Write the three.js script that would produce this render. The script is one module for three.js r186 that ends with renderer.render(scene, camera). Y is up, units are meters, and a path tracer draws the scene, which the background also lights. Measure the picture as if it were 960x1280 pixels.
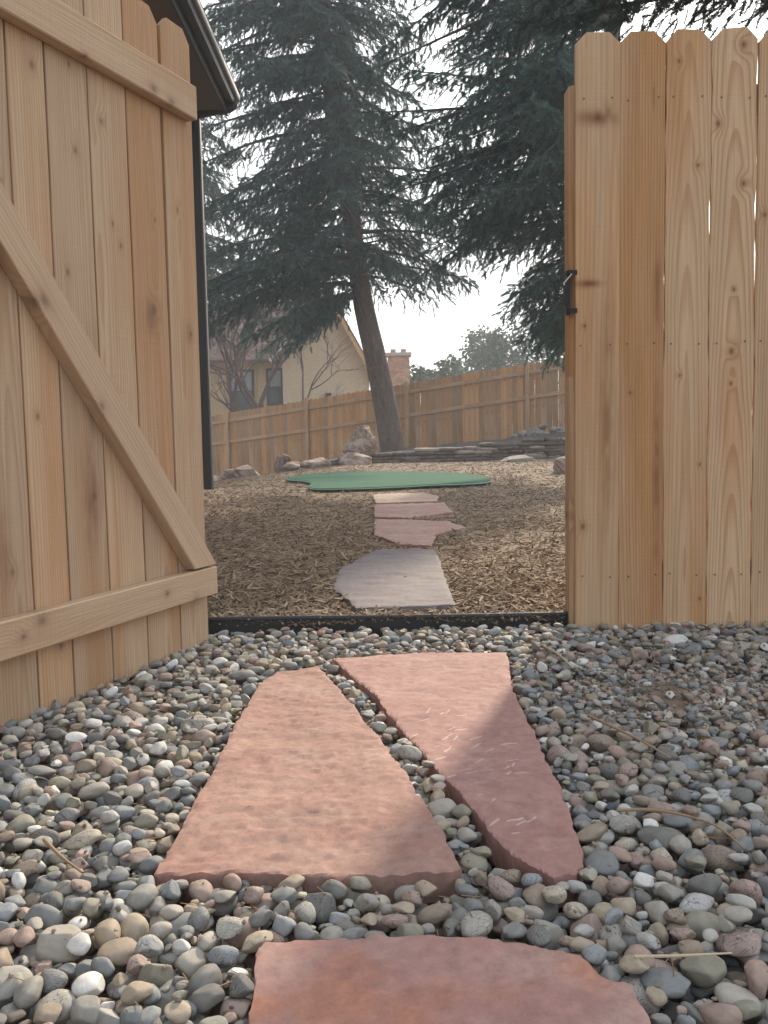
import * as THREE from 'three';
import { mergeGeometries, mergeVertices, toCreasedNormals } from 'three/addons/utils/BufferGeometryUtils.js';

// ---------------------------------------------------------------- camera, sky, sun
const scene = new THREE.Scene();
const camera = new THREE.PerspectiveCamera(58.2, 0.75, 0.05, 600);
camera.position.set(0, 0.668, 0);
camera.rotation.order = 'YXZ';
camera.rotation.set(-0.0867, 0, -0.0195);
const SUN_AZ = 20.4, SUN_EL = 28;
const rad = (d) => d * Math.PI / 180;
const sunDir = new THREE.Vector3(Math.sin(rad(SUN_AZ)) * Math.cos(rad(SUN_EL)), Math.sin(rad(SUN_EL)), -Math.cos(rad(SUN_AZ)) * Math.cos(rad(SUN_EL)));
{
  const W = 512, H = 256, data = new Float32Array(W * H * 4), v = new THREE.Vector3();
  for (let j = 0; j < H; j++) for (let i = 0; i < W; i++) {
    const th = Math.PI * ((j + 0.5) / H - 0.5), ph = 2 * Math.PI * ((i + 0.5) / W - 0.5);
    v.set(Math.cos(th) * Math.cos(ph), Math.sin(th), Math.cos(th) * Math.sin(ph));
    const up = Math.max(0, v.y), a = Math.acos(Math.min(1, Math.max(-1, v.dot(sunDir)))) * 180 / Math.PI;
    const hz = Math.pow(1 - up, 2.2);
    const glow = 2.4 * Math.exp(-a / 10) + 2.1 * Math.exp(-a / 34);
    const k = 4 * (j * W + i);
    data[k] = 0.6 + 0.32 * hz + glow;
    data[k + 1] = 0.7 + 0.26 * hz + glow * 0.97;
    data[k + 2] = 0.86 + 0.14 * hz + glow * 0.9;
    data[k + 3] = 1;
  }
  const sky = new THREE.DataTexture(data, W, H, THREE.RGBAFormat, THREE.FloatType);
  sky.mapping = THREE.EquirectangularReflectionMapping;
  sky.magFilter = THREE.LinearFilter; sky.minFilter = THREE.LinearFilter; sky.wrapS = THREE.RepeatWrapping;
  sky.needsUpdate = true;
  scene.background = sky; scene.environment = sky;
}
scene.fog = new THREE.FogExp2(0xe8eaec, 0.005);
const sun = new THREE.DirectionalLight(new THREE.Color().setRGB(1, 0.86, 0.66), 5);
sun.position.copy(sunDir).multiplyScalar(60); sun.castShadow = true; sun.shadow.radius = 5;
sun.shadow.mapSize.set(4096, 4096);
Object.assign(sun.shadow.camera, { left: -30, right: 30, top: 30, bottom: -30, near: 1, far: 150 });
scene.add(sun); scene.add(sun.target);
const renderer = new THREE.WebGLRenderer({ antialias: true });
renderer.toneMapping = THREE.LinearToneMapping;
renderer.toneMappingExposure = 1.28;
renderer.shadowMap.enabled = true;

// ---------------------------------------------------------------- helpers
function rng(seed) { let a = seed >>> 0; return () => { a = (a + 0x6D2B79F5) | 0; let t = Math.imul(a ^ (a >>> 15), 1 | a); t = (t + Math.imul(t ^ (t >>> 7), 61 | t)) ^ t; return ((t ^ (t >>> 14)) >>> 0) / 4294967296; }; }
const hash = (x, y, z) => { let h = Math.imul(x | 0, 374761393) ^ Math.imul(y | 0, 668265263) ^ Math.imul(z | 0, 1274126177); h = Math.imul(h ^ (h >>> 13), 1274126177); return ((h ^ (h >>> 16)) >>> 0) / 4294967296; };
const sm = (t) => t * t * (3 - 2 * t);
function vn(x, y, z = 0) {
  const X = Math.floor(x), Y = Math.floor(y), Z = Math.floor(z), a = sm(x - X), b = sm(y - Y), c = sm(z - Z);
  const L = (p, q, t) => p + (q - p) * t;
  return L(L(L(hash(X, Y, Z), hash(X + 1, Y, Z), a), L(hash(X, Y + 1, Z), hash(X + 1, Y + 1, Z), a), b),
    L(L(hash(X, Y, Z + 1), hash(X + 1, Y, Z + 1), a), L(hash(X, Y + 1, Z + 1), hash(X + 1, Y + 1, Z + 1), a), b), c);
}
function v2(x, y, s = 0) {
  const X = Math.floor(x), Y = Math.floor(y), a = sm(x - X), b = sm(y - Y);
  const p = hash(X, Y, s), q = hash(X + 1, Y, s), r = hash(X, Y + 1, s), t = hash(X + 1, Y + 1, s);
  return p + (q - p) * a + (r - p) * b + (p - q - r + t) * a * b;
}
const fbm = (x, y, s = 0, o = 4) => { let v = 0, a = 0.5, n = 0; for (let i = 0; i < o; i++) { v += a * v2(x, y, s + i); n += a; a *= 0.5; x *= 2.03; y *= 2.03; } return v / n; };
const clamp = (v, a = 0, b = 1) => Math.min(b, Math.max(a, v));
const ss = (a, b, x) => sm(clamp((x - a) / (b - a)));
const mix = (a, b, t) => a + (b - a) * t;
const mix3 = (a, b, t) => [mix(a[0], b[0], t), mix(a[1], b[1], t), mix(a[2], b[2], t)];
const toS = (c) => 255 * (c <= 0.0031308 ? 12.92 * c : 1.055 * Math.pow(c, 1 / 2.4) - 0.055);
// fn(u, v) -> [r, g, b, height], linear base colours; gives the colour map and the relief map
function texPair(w, h, fn, bump = true) {
  const c = new Uint8Array(w * h * 4), b = bump ? new Uint8Array(w * h * 4) : null;
  for (let j = 0; j < h; j++) for (let i = 0; i < w; i++) {
    const p = fn((i + 0.5) / w, (j + 0.5) / h), k = 4 * (j * w + i);
    for (let q = 0; q < 3; q++) c[k + q] = toS(clamp(p[q]));
    c[k + 3] = 255;
    if (b) { b[k] = b[k + 1] = b[k + 2] = 255 * clamp(p[3]); b[k + 3] = 255; }
  }
  const mk = (d, srgb) => { const t = new THREE.DataTexture(d, w, h, THREE.RGBAFormat); t.magFilter = THREE.LinearFilter; t.minFilter = THREE.LinearMipmapLinearFilter; t.generateMipmaps = true; t.wrapS = t.wrapT = THREE.RepeatWrapping; if (srgb) t.colorSpace = THREE.SRGBColorSpace; t.needsUpdate = true; return t; };
  return { map: mk(c, true), bumpMap: b ? mk(b, false) : null };
}
const lin = (r, g, b) => new THREE.Color().setRGB(r, g, b);
function mat(col, rough = 0.8, extra = {}) { return new THREE.MeshStandardMaterial({ color: lin(...col), roughness: rough, ...extra }); }
const used = {};
function numbered(n) { const k = used[n] = (used[n] ?? -1) + 1; return k ? `${n}_${String(k).padStart(3, '0')}` : n; }
function tag(o, label, category, group) { o.userData.label = label; o.userData.category = category; if (group) o.userData.group = group; return o; }
function thing(name, label, category, pos = [0, 0, 0], turn = 0, group) {
  const o = new THREE.Group(); o.name = numbered(name); o.position.set(...pos); o.rotation.y = turn; scene.add(o); return tag(o, label, category, group);
}
function part(parent, name, geo, m) { const o = new THREE.Mesh(geo, m); o.name = name; parent.add(o); return o; }
function solo(name, geo, m, label, category, group) { const o = new THREE.Mesh(geo, m); o.name = numbered(name); scene.add(o); return tag(o, label, category, group); }
function structure(name, geo, m) { const o = new THREE.Mesh(geo, m); o.name = name; o.userData.kind = 'structure'; scene.add(o); return o; }
function box(w, h, d, x = 0, y = 0, z = 0) { return new THREE.BoxGeometry(w, h, d).translate(x, y, z); }
// a bar with chamfered long edges, along x
function bar(len, h, d, c = 0.004) {
  const s = new THREE.Shape(), a = h / 2, b = d / 2;
  s.moveTo(-b + c, -a); s.lineTo(b - c, -a); s.lineTo(b, -a + c); s.lineTo(b, a - c); s.lineTo(b - c, a); s.lineTo(-b + c, a); s.lineTo(-b, a - c); s.lineTo(-b, -a + c); s.closePath();
  const g = new THREE.ExtrudeGeometry(s, { depth: len, bevelEnabled: false }); g.translate(0, 0, -len / 2); g.rotateY(Math.PI / 2); return g;
}
function setUV(g, fn) { const p = g.attributes.position, u = new Float32Array(p.count * 2); for (let i = 0; i < p.count; i++) { const q = fn(p.getX(i), p.getY(i), p.getZ(i)); u[2 * i] = q[0]; u[2 * i + 1] = q[1]; } g.setAttribute('uv', new THREE.BufferAttribute(u, 2)); return g; }
function gridSheet(x0, x1, z0, z1, nx, nz, hf, uvScale = 1) {
  const pos = [], uv = [], idx = [];
  for (let j = 0; j <= nz; j++) for (let i = 0; i <= nx; i++) { const x = mix(x0, x1, i / nx), z = mix(z0, z1, j / nz); pos.push(x, hf(x, z), z); uv.push(x * uvScale, z * uvScale); }
  for (let j = 0; j < nz; j++) for (let i = 0; i < nx; i++) { const a = j * (nx + 1) + i, b = a + 1, c = a + nx + 1, d = c + 1; if (z1 > z0) idx.push(a, c, b, b, c, d); else idx.push(a, b, c, b, d, c); }
  const g = new THREE.BufferGeometry(); g.setAttribute('position', new THREE.Float32BufferAttribute(pos, 3)); g.setAttribute('uv', new THREE.Float32BufferAttribute(uv, 2)); g.setIndex(idx); g.computeVertexNormals(); return g;
}

// ---------------------------------------------------------------- materials
// sawn cedar: growth rings cut lengthwise, knots bend them; w and h in metres
function cedar(seed, w, h, tw, th, o = {}) {
  const r = rng(seed), px = (o.px ?? (r() - 0.5) * 0.16), d0 = o.d0 ?? 0.02 + r() * 0.05, tilt = o.tilt ?? (r() - 0.5) * 0.03, sp = o.sp ?? 0.005 + r() * 0.004;
  const knots = o.knots ?? Array.from({ length: 2 + Math.floor(r() * 3) }, () => [(r() - 0.5) * w * 0.8, r() * h, 0.007 + r() * 0.008]);
  const smears = o.smears ?? [], warm = o.warm ?? 0.4 + r() * 0.3, ringK = o.ringK ?? 0.5, off = seed * 17.3, tone = o.tone ?? 0.9 + r() * 0.2;
  const pale = [0.56, 0.385, 0.235], amber = [0.49, 0.25, 0.095], late = [0.34, 0.16, 0.066], dark = [0.1, 0.042, 0.02];
  const t = texPair(tw, th, (u, v) => {
    const x = (u - 0.5) * w, y = v * h;
    const wob = (v2(y * 1.3 + off, x * 6, 3) - 0.5) * 0.022 + (v2(y * 5 + off, x * 20, 4) - 0.5) * 0.005;
    let dep = d0 + tilt * y + wob, kn = 0, halo = 0;
    let rr = Math.hypot(x - px, dep);
    for (const [kx, ky, s] of knots) { const dx = x - kx, dy = (y - ky) * 0.72, q = dx * dx + dy * dy; rr += 0.016 * Math.exp(-q / (s * s * 6)) * (s / 0.01); kn = Math.max(kn, Math.exp(-q / (s * s * 0.6))); halo = Math.max(halo, Math.exp(-q / (s * s * 5))); }
    const f = rr / sp - Math.floor(rr / sp), lw = ss(0.35, 0.9, f) * (1 - ss(0.93, 1, f));
    const heart = clamp((fbm(x * 9 + off, y * 0.9, 7, 3) - 0.42) * 3.2 + (warm - 0.5) * 1.6);
    const fib = v2(x * 420, y * 9 + off, 9), fib2 = v2(x * 110 + 5, y * 2.2 + off, 11);
    let c = mix3(pale, amber, heart * 0.85);
    c = mix3(c, late, lw * ringK);
    const g = (0.86 + 0.16 * fib + 0.12 * (fib2 - 0.5)) * tone * (0.93 + 0.14 * v2(x * 3 + off, y * 2.4, 13));
    c = [c[0] * g, c[1] * g, c[2] * g];
    let sk = 0;
    for (const [sx, sy, sw, sh, k] of smears) sk = Math.max(sk, k * Math.exp(-(((x - sx) / sw) ** 2) - (((y - sy) / sh) ** 2)) * (0.5 + v2(x * 60, y * 25, 15)));
    c = mix3(c, [0.2, 0.085, 0.035], clamp(sk));
    c = mix3(c, [0.3, 0.13, 0.05], halo * 0.35);
    c = mix3(c, dark, kn * 0.75);
    if (o.grey) c = mix3(c, [0.33, 0.28, 0.23], o.grey * (0.5 + 0.5 * fib2));
    return [...c, 0.6 - 0.35 * lw * ringK + 0.3 * (fib - 0.5) - 0.4 * kn + 0.2 * (v2(x * 9, y * 340, 17) - 0.5)];
  }, !o.flat);
  return new THREE.MeshStandardMaterial({ map: t.map, ...(t.bumpMap ? { bumpMap: t.bumpMap, bumpScale: 0.0016 } : {}), roughness: 0.88 });
}
// a dog-eared picket standing on y = 0; the sawn edges wander a little
function picketGeo(w, h, t, seed, ear = 0.032, wav = 0.0012, steps = 12) {
  const r = rng(seed), s = new THREE.Shape(), e = () => (r() - 0.5) * 2 * wav;
  s.moveTo(-w / 2, 0); s.lineTo(w / 2, e());
  for (let i = 1; i < steps; i++) s.lineTo(w / 2 + e(), (h - ear) * i / steps);
  s.lineTo(w / 2, h - ear); s.lineTo(w / 2 - ear, h + e()); s.lineTo(-w / 2 + ear, h + e()); s.lineTo(-w / 2, h - ear);
  for (let i = steps - 1; i > 0; i--) s.lineTo(-w / 2 + e(), (h - ear) * i / steps);
  s.closePath();
  const g = new THREE.ExtrudeGeometry(s, { depth: t - 0.003, bevelEnabled: true, bevelThickness: 0.0015, bevelSize: 0.0015, bevelOffset: -0.0015, bevelSegments: 1 });
  g.translate(0, 0, -t / 2 + 0.0015);
  return setUV(g, (x, y) => [x / w + 0.5, clamp(y / h, 0.002, 0.998)]);
}
const blackMetal = mat([0.018, 0.018, 0.02], 0.45, { metalness: 0.5 });
const nailMetal = mat([0.12, 0.1, 0.09], 0.5, { metalness: 0.8 });

// ---------------------------------------------------------------- the lie of the land (d = distance ahead = -z)
function yardY(x, z) {
  const d = -z;
  return 0.055 - 0.78 * ss(0, 1, (-x - 0.3) / 4.6) * ss(0, 1, (d - 9) / 16) + 0.03 * (fbm(x * 0.7 + 3, z * 0.7, 31, 3) - 0.5);
}
const soilTex = texPair(512, 512, (u, v) => { const n = fbm(u * 24, v * 24, 41, 5), m = fbm(u * 5, v * 5, 46, 3), k = 0.55 + 0.7 * n; return [0.2 * k * (0.8 + 0.4 * m), 0.155 * k * (0.8 + 0.4 * m), 0.115 * k * (0.8 + 0.36 * m), n]; });
structure('ground', gridSheet(-150, 150, 90, -300, 150, 195, (x, z) => (z > -3 ? -0.05 : yardY(x, z) - 0.06) - 0.0), new THREE.MeshStandardMaterial({ map: soilTex.map, roughness: 0.95 }));

// mulched yard
const mulchTex = texPair(1024, 1024, (u, v) => {
  let best = 0, tone = 0.5;
  for (let k = 0; k < 3; k++) { const a = 0.4 + k * 1.1, x = (u * Math.cos(a) + v * Math.sin(a)) * 40, y = (-u * Math.sin(a) + v * Math.cos(a)) * 190; const n = v2(x, y, 51 + k * 7); if (n > best) { best = n; tone = hash(Math.floor(x), Math.floor(y), 77 + k); } }
  const k = (0.35 + 0.8 * best) * (0.65 + 0.7 * tone) * (0.75 + 0.5 * fbm(u * 9, v * 9, 61, 3));
  return [0.235 * k, 0.16 * k, 0.102 * k, best];
});
mulchTex.map.repeat.set(1 / 2.6, 1 / 2.6); mulchTex.bumpMap.repeat.set(1 / 2.6, 1 / 2.6);
const mulchMat = new THREE.MeshStandardMaterial({ map: mulchTex.map, bumpMap: mulchTex.bumpMap, bumpScale: 0.012, roughness: 0.95 });
const mulchGround = structure('mulch_ground', gridSheet(-9, 10, -3.02, -27, 150, 190, (x, z) => yardY(x, z) + 0.02 * (fbm(x * 4, z * 4, 71, 3) - 0.5)), mulchMat);
function inPoly(x, z, P) { let c = false; for (let i = 0, j = P.length - 1; i < P.length; j = i++) if ((P[i][1] > z) !== (P[j][1] > z) && x < (P[j][0] - P[i][0]) * (z - P[i][1]) / (P[j][1] - P[i][1]) + P[i][0]) c = !c; return c; }
const F1 = [[-0.198, -4.002], [-0.044, -4.636], [0.259, -4.622], [0.246, -3.766], [0.24, -3.14], [0.099, -3.11], [-0.101, -3.12], [-0.153, -3.344], [-0.207, -3.525]];
const F2 = [[-0.068, -6.3], [0.218, -6.2], [0.422, -6.05], [0.504, -5.675], [0.299, -5.308], [0.246, -4.79], [0.082, -4.849], [-0.059, -5.371]];
const F3 = [[-0.079, -7.6], [0.505, -7.63], [0.508, -6.763], [0.165, -6.36], [-0.069, -6.5]];
const F4 = [[-0.105, -8.862], [0.393, -8.949], [0.505, -8.468], [0.444, -7.83], [-0.066, -7.72]];
const TURF = [[-1.25, -11.9], [-0.95, -13.3], [0.011, -13.3], [0.89, -12.7], [1.26, -11.2], [1.1, -10.2], [0.344, -9.75], [-0.3, -9.5], [-0.675, -9.5], [-0.8, -9.9], [-0.82, -10.6], [-0.95, -11.2]];
const PATH = [F1, F2, F3, F4, TURF];
const chipGeo = (() => {   // one shred: a bent, tapered splinter
  const g = new THREE.BoxGeometry(1, 0.07, 0.16, 3, 1, 1), p = g.attributes.position;
  for (let i = 0; i < p.count; i++) { const x = p.getX(i), k = 1 - 0.75 * Math.abs(x * 1.6) ** 2; p.setXYZ(i, x, p.getY(i) * k + 0.16 * x * x, p.getZ(i) * k + 0.1 * Math.sin(x * 4)); }
  g.computeVertexNormals(); return g;
})();
{
  const r = rng(901), spots = [];
  for (let k = 0; k < 120000; k++) {
    const d = 2.98 + 17 * Math.pow(r(), 2.3), half = 0.62 * d + 0.6, x = (r() * 2 - 1) * half;
    if (d < 3.1 && x > 0.6) continue;
    if (d > 18) continue;
    if (PATH.some((P) => inPoly(x, -d, P)) && r() > 0.012) continue;
    spots.push([x, d, r(), r(), r(), r(), r()]);
  }
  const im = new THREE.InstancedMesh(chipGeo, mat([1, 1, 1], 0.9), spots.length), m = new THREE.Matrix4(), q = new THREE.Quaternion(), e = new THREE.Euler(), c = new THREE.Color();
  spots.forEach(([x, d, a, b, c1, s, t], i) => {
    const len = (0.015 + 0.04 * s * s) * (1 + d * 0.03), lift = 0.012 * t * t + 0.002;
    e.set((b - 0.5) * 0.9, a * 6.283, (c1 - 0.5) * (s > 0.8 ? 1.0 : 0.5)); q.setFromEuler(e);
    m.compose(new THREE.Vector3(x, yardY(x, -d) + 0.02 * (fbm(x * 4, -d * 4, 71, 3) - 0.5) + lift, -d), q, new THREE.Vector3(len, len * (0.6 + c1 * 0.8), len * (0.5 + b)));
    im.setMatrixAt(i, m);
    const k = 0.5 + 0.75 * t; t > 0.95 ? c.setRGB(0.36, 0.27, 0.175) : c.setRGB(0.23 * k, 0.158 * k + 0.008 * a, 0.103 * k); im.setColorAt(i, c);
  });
  im.name = 'mulch_chips'; im.userData.kind = 'stuff'; mulchGround.add(im);
}

// ---------------------------------------------------------------- boundary fence at the back of the yard
const FA = [-4.8, -0.585, -25.9], FB = [4.21, 0.5, -21.4];
const fAt = (t) => [mix(FA[0], FB[0], t), mix(FA[1], FB[1], t), mix(FA[2], FB[2], t)];
{
  const fence = thing('boundary_fence', 'long cedar picket fence with rails across the back of the yard', 'fence');
  const len = Math.hypot(FB[0] - FA[0], FB[2] - FA[2]), turn = Math.atan2(FA[2] - FB[2], FB[0] - FA[0]), w = 0.14, slope = (FB[1] - FA[1]) / len;
  const geos = [1, 2, 3].map((k) => picketGeo(w - 0.0045, 1.83, 0.016, 300 + k, 0.03, 0.002, 5));
  const mats = [1, 2, 3, 4, 5, 6].map((k) => cedar(310 + k, w, 1.83, 48, 384, { flat: true, warm: 0.66 + 0.09 * k, tone: 0.66 + 0.1 * k }));
  const railM = cedar(330, 0.09, 2.4, 64, 512, { flat: true, tone: 0.92, warm: 0.3 }); const r = rng(331);
  const nx = Math.sin(turn), nz = Math.cos(turn);   // faces the yard
  const t0 = -0.16, t1 = 1.32, step = w / len;
  for (let t = t0; t < t1; t += step) {
    const p = fAt(t), o = part(fence, 'picket', geos[Math.floor(r() * 3)], mats[Math.floor(r() * 6)]);
    o.position.set(p[0], p[1] - 0.03 + (r() - 0.5) * 0.02, p[2]); o.rotation.set(0, turn, (r() - 0.5) * 0.008);
  }
  const pt = [-0.26, 0.06, 0.315, 0.605, 0.915, 1.2];
  const postG = setUV(bar(2.0, 0.09, 0.09, 0.005), (x, y, z) => [y / 0.09 + 0.5 + z, x / 2.4 + 0.4]); postG.rotateZ(Math.PI / 2);
  for (let i = 0; i < pt.length; i++) {
    const p = fAt(pt[i]), o = part(fence, 'post', postG, railM); o.position.set(p[0] + nx * 0.056, p[1] + 0.84, p[2] + nz * 0.056); o.rotation.y = turn;
    if (i === pt.length - 1) continue;
    const a = fAt(pt[i]), b = fAt(pt[i + 1]), L = Math.hypot(b[0] - a[0], b[2] - a[2]) - 0.096;
    const rg = setUV(bar(L / Math.cos(Math.atan(slope)), 0.088, 0.038, 0.004), (x, y, z) => [y / 0.09 + z * 3, x / 2.4]);
    for (const hh of [0.42, 1.0, 1.58].slice(hh0(i))) {
      const q = part(fence, 'rail', rg, railM); q.position.set((a[0] + b[0]) / 2 + nx * 0.029, (a[1] + b[1]) / 2 + hh, (a[2] + b[2]) / 2 + nz * 0.029);
      q.rotation.order = 'YZX'; q.rotation.set(0, turn, Math.atan(slope));
    }
  }
  function hh0() { return 1; }
}

// ---------------------------------------------------------------- planting bed and dry-stone wall
const WALL = [[-1.75, 0.03, -17.6, 0.06], [-1.2, 0.03, -18.1, 0.1], [0.0, 0.03, -18.5, 0.22], [1.3, 0.04, -18.6, 0.3], [2.6, 0.04, -18.7, 0.38], [3.7, 0.05, -18.8, 0.46], [5.2, 0.05, -18.9, 0.52], [7.5, 0.05, -19.0, 0.56]];
function wallAt(x) { let i = 0; while (i < WALL.length - 2 && x > WALL[i + 1][0]) i++; const a = WALL[i], b = WALL[i + 1], t = clamp((x - a[0]) / (b[0] - a[0])); return { y: mix(a[1], b[1], t), z: mix(a[2], b[2], t), h: mix(a[3], b[3], t), turn: Math.atan2(a[2] - b[2], b[0] - a[0]) }; }
{
  const bedTex = texPair(512, 512, (u, v) => { const n = fbm(u * 40, v * 40, 81, 4), k = 0.5 + n; return [0.045 * k, 0.034 * k, 0.03 * k, n]; });
  const nx = 90, nz = 26, g = gridSheet(0, 1, 0, 1, nx, nz, () => 0), p = g.attributes.position;
  for (let i = 0; i < p.count; i++) {
    const x = mix(-1.75, 7.5, p.getX(i)), v = 1 - p.getZ(i), w = wallAt(x), t = (x - FA[0]) / (FB[0] - FA[0]), f = fAt(t);
    const z0 = w.z - 0.12, z1 = f[2] - 0.1, y0 = w.y + w.h - 0.05, y1 = f[1] + 0.05;
    p.setXYZ(i, x, mix(y0, y1, v) + 0.1 * Math.sin(Math.PI * v) + 0.09 * (fbm(x * 2.2, v * 7, 91, 4) - 0.5), mix(z0, z1, v));
  }
  setUV(g, (x, y, z) => [x / 1.5, z / 1.5]); g.computeVertexNormals();
  structure('planting_bed', g, new THREE.MeshStandardMaterial({ map: bedTex.map, bumpMap: bedTex.bumpMap, bumpScale: 0.02, roughness: 1 }));
}
// irregular stone block: a rounded cube pushed about by noise
function stoneGeo(seed, rough = 0.16, round = 0.45, det = 5) {
  let g = new THREE.BoxGeometry(1, 1, 1, det, det, det); g.deleteAttribute('normal'); g.deleteAttribute('uv'); g = mergeVertices(g, 1e-4);
  const p = g.attributes.position, v = new THREE.Vector3(), u = new THREE.Vector3();
  for (let i = 0; i < p.count; i++) {
    v.fromBufferAttribute(p, i); u.copy(v).normalize().multiplyScalar(0.62); v.lerp(u, round);
    const n = vn(v.x * 2.2 + seed * 9, v.y * 2.2, v.z * 2.2) - 0.5, m = vn(v.x * 6 + seed * 5, v.y * 6, v.z * 6 + 3) - 0.5;
    v.multiplyScalar(1 + rough * 2 * n + rough * 0.7 * m); p.setXYZ(i, v.x, v.y, v.z);
  }
  g.computeVertexNormals(); return setUV(g, (x, y, z) => [x + y * 0.37, z + y]);
}
function rockTex(seed, a, b, scale = 3) { return texPair(256, 256, (u, v) => { const n = fbm(u * scale * 2, v * scale * 2, seed, 5), m = fbm(u * 30, v * 30, seed + 9, 3); const c = mix3(a, b, clamp((n - 0.35) * 3)), k = 0.7 + 0.6 * m; return [c[0] * k, c[1] * k, c[2] * k, 0.5 * n + 0.5 * m]; }); }
function rockMat(seed, a, b, bs = 0) { const t = rockTex(seed, a, b); if (!bs) return new THREE.MeshStandardMaterial({ map: t.map, roughness: 0.9 }); return new THREE.MeshStandardMaterial({ map: t.map, bumpMap: t.bumpMap, bumpScale: bs, roughness: 0.9 }); }
{
  const wall = thing('retaining_wall', 'low dry-stacked stone retaining wall holding up the dark planting bed', 'wall');
  const geos = [1, 2, 3, 4, 5, 6].map((k) => stoneGeo(400 + k, 0.12, 0.28, 4));
  const ms = [rockMat(410, [0.09, 0.066, 0.05], [0.17, 0.125, 0.095]), rockMat(411, [0.12, 0.09, 0.068], [0.21, 0.16, 0.12]), rockMat(412, [0.07, 0.056, 0.05], [0.14, 0.11, 0.09]), rockMat(413, [0.24, 0.2, 0.16], [0.34, 0.29, 0.24])];
  const r = rng(420);
  for (let c = 0, y = 0; c < 8; c++) {
    const ch = 0.065 + 0.02 * r();
    for (let x = -1.7 + r() * 0.2; x < 6.2;) {
      const w = wallAt(x), L = 0.16 + 0.34 * r();
      if (y + ch * 0.5 < w.h + 0.02) {
        const o = part(wall, 'stone', geos[Math.floor(r() * 6)], ms[r() < 0.09 ? 3 : Math.floor(r() * 3)]), ww = wallAt(x + L / 2);
        o.position.set(x + L / 2, ww.y - 0.01 + y + ch / 2 + (r() - 0.5) * 0.015, ww.z - 0.02 - y * 0.12 + (r() - 0.5) * 0.05); o.rotation.set((r() - 0.5) * 0.1, ww.turn + (r() - 0.5) * 0.2, (r() - 0.5) * 0.1); o.scale.set(L * 1.06, ch * 1.12, 0.24 + 0.1 * r());
      }
      x += L + 0.012;
    }
    y += ch;
  }
}

// ---------------------------------------------------------------- edging strip, path stones, putting green
{
  const pts = [], n = 24, r = rng(430);
  const edge = thing('landscape_edging', 'black plastic landscape edging between the gravel and the mulch', 'edging');
  const prof = new THREE.Shape(); prof.moveTo(-0.004, -0.08); prof.lineTo(0.004, -0.08); prof.lineTo(0.004, 0.06); prof.absarc(0, 0.066, 0.0085, -0.6, Math.PI + 0.6, false); prof.lineTo(-0.004, 0.06); prof.closePath();
  for (let i = 0; i <= n; i++) { const t = i / n; pts.push(new THREE.Vector3(mix(-1.9, 2.6, t), 0.005 * Math.sin(t * 9), mix(-2.93, -3.03, t) + 0.008 * Math.sin(t * 14))); }
  const g = new THREE.ExtrudeGeometry(prof, { steps: 60, extrudePath: new THREE.CatmullRomCurve3(pts), bevelEnabled: false });
  part(edge, 'strip', g, mat([0.022, 0.022, 0.024], 0.6));
}
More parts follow.
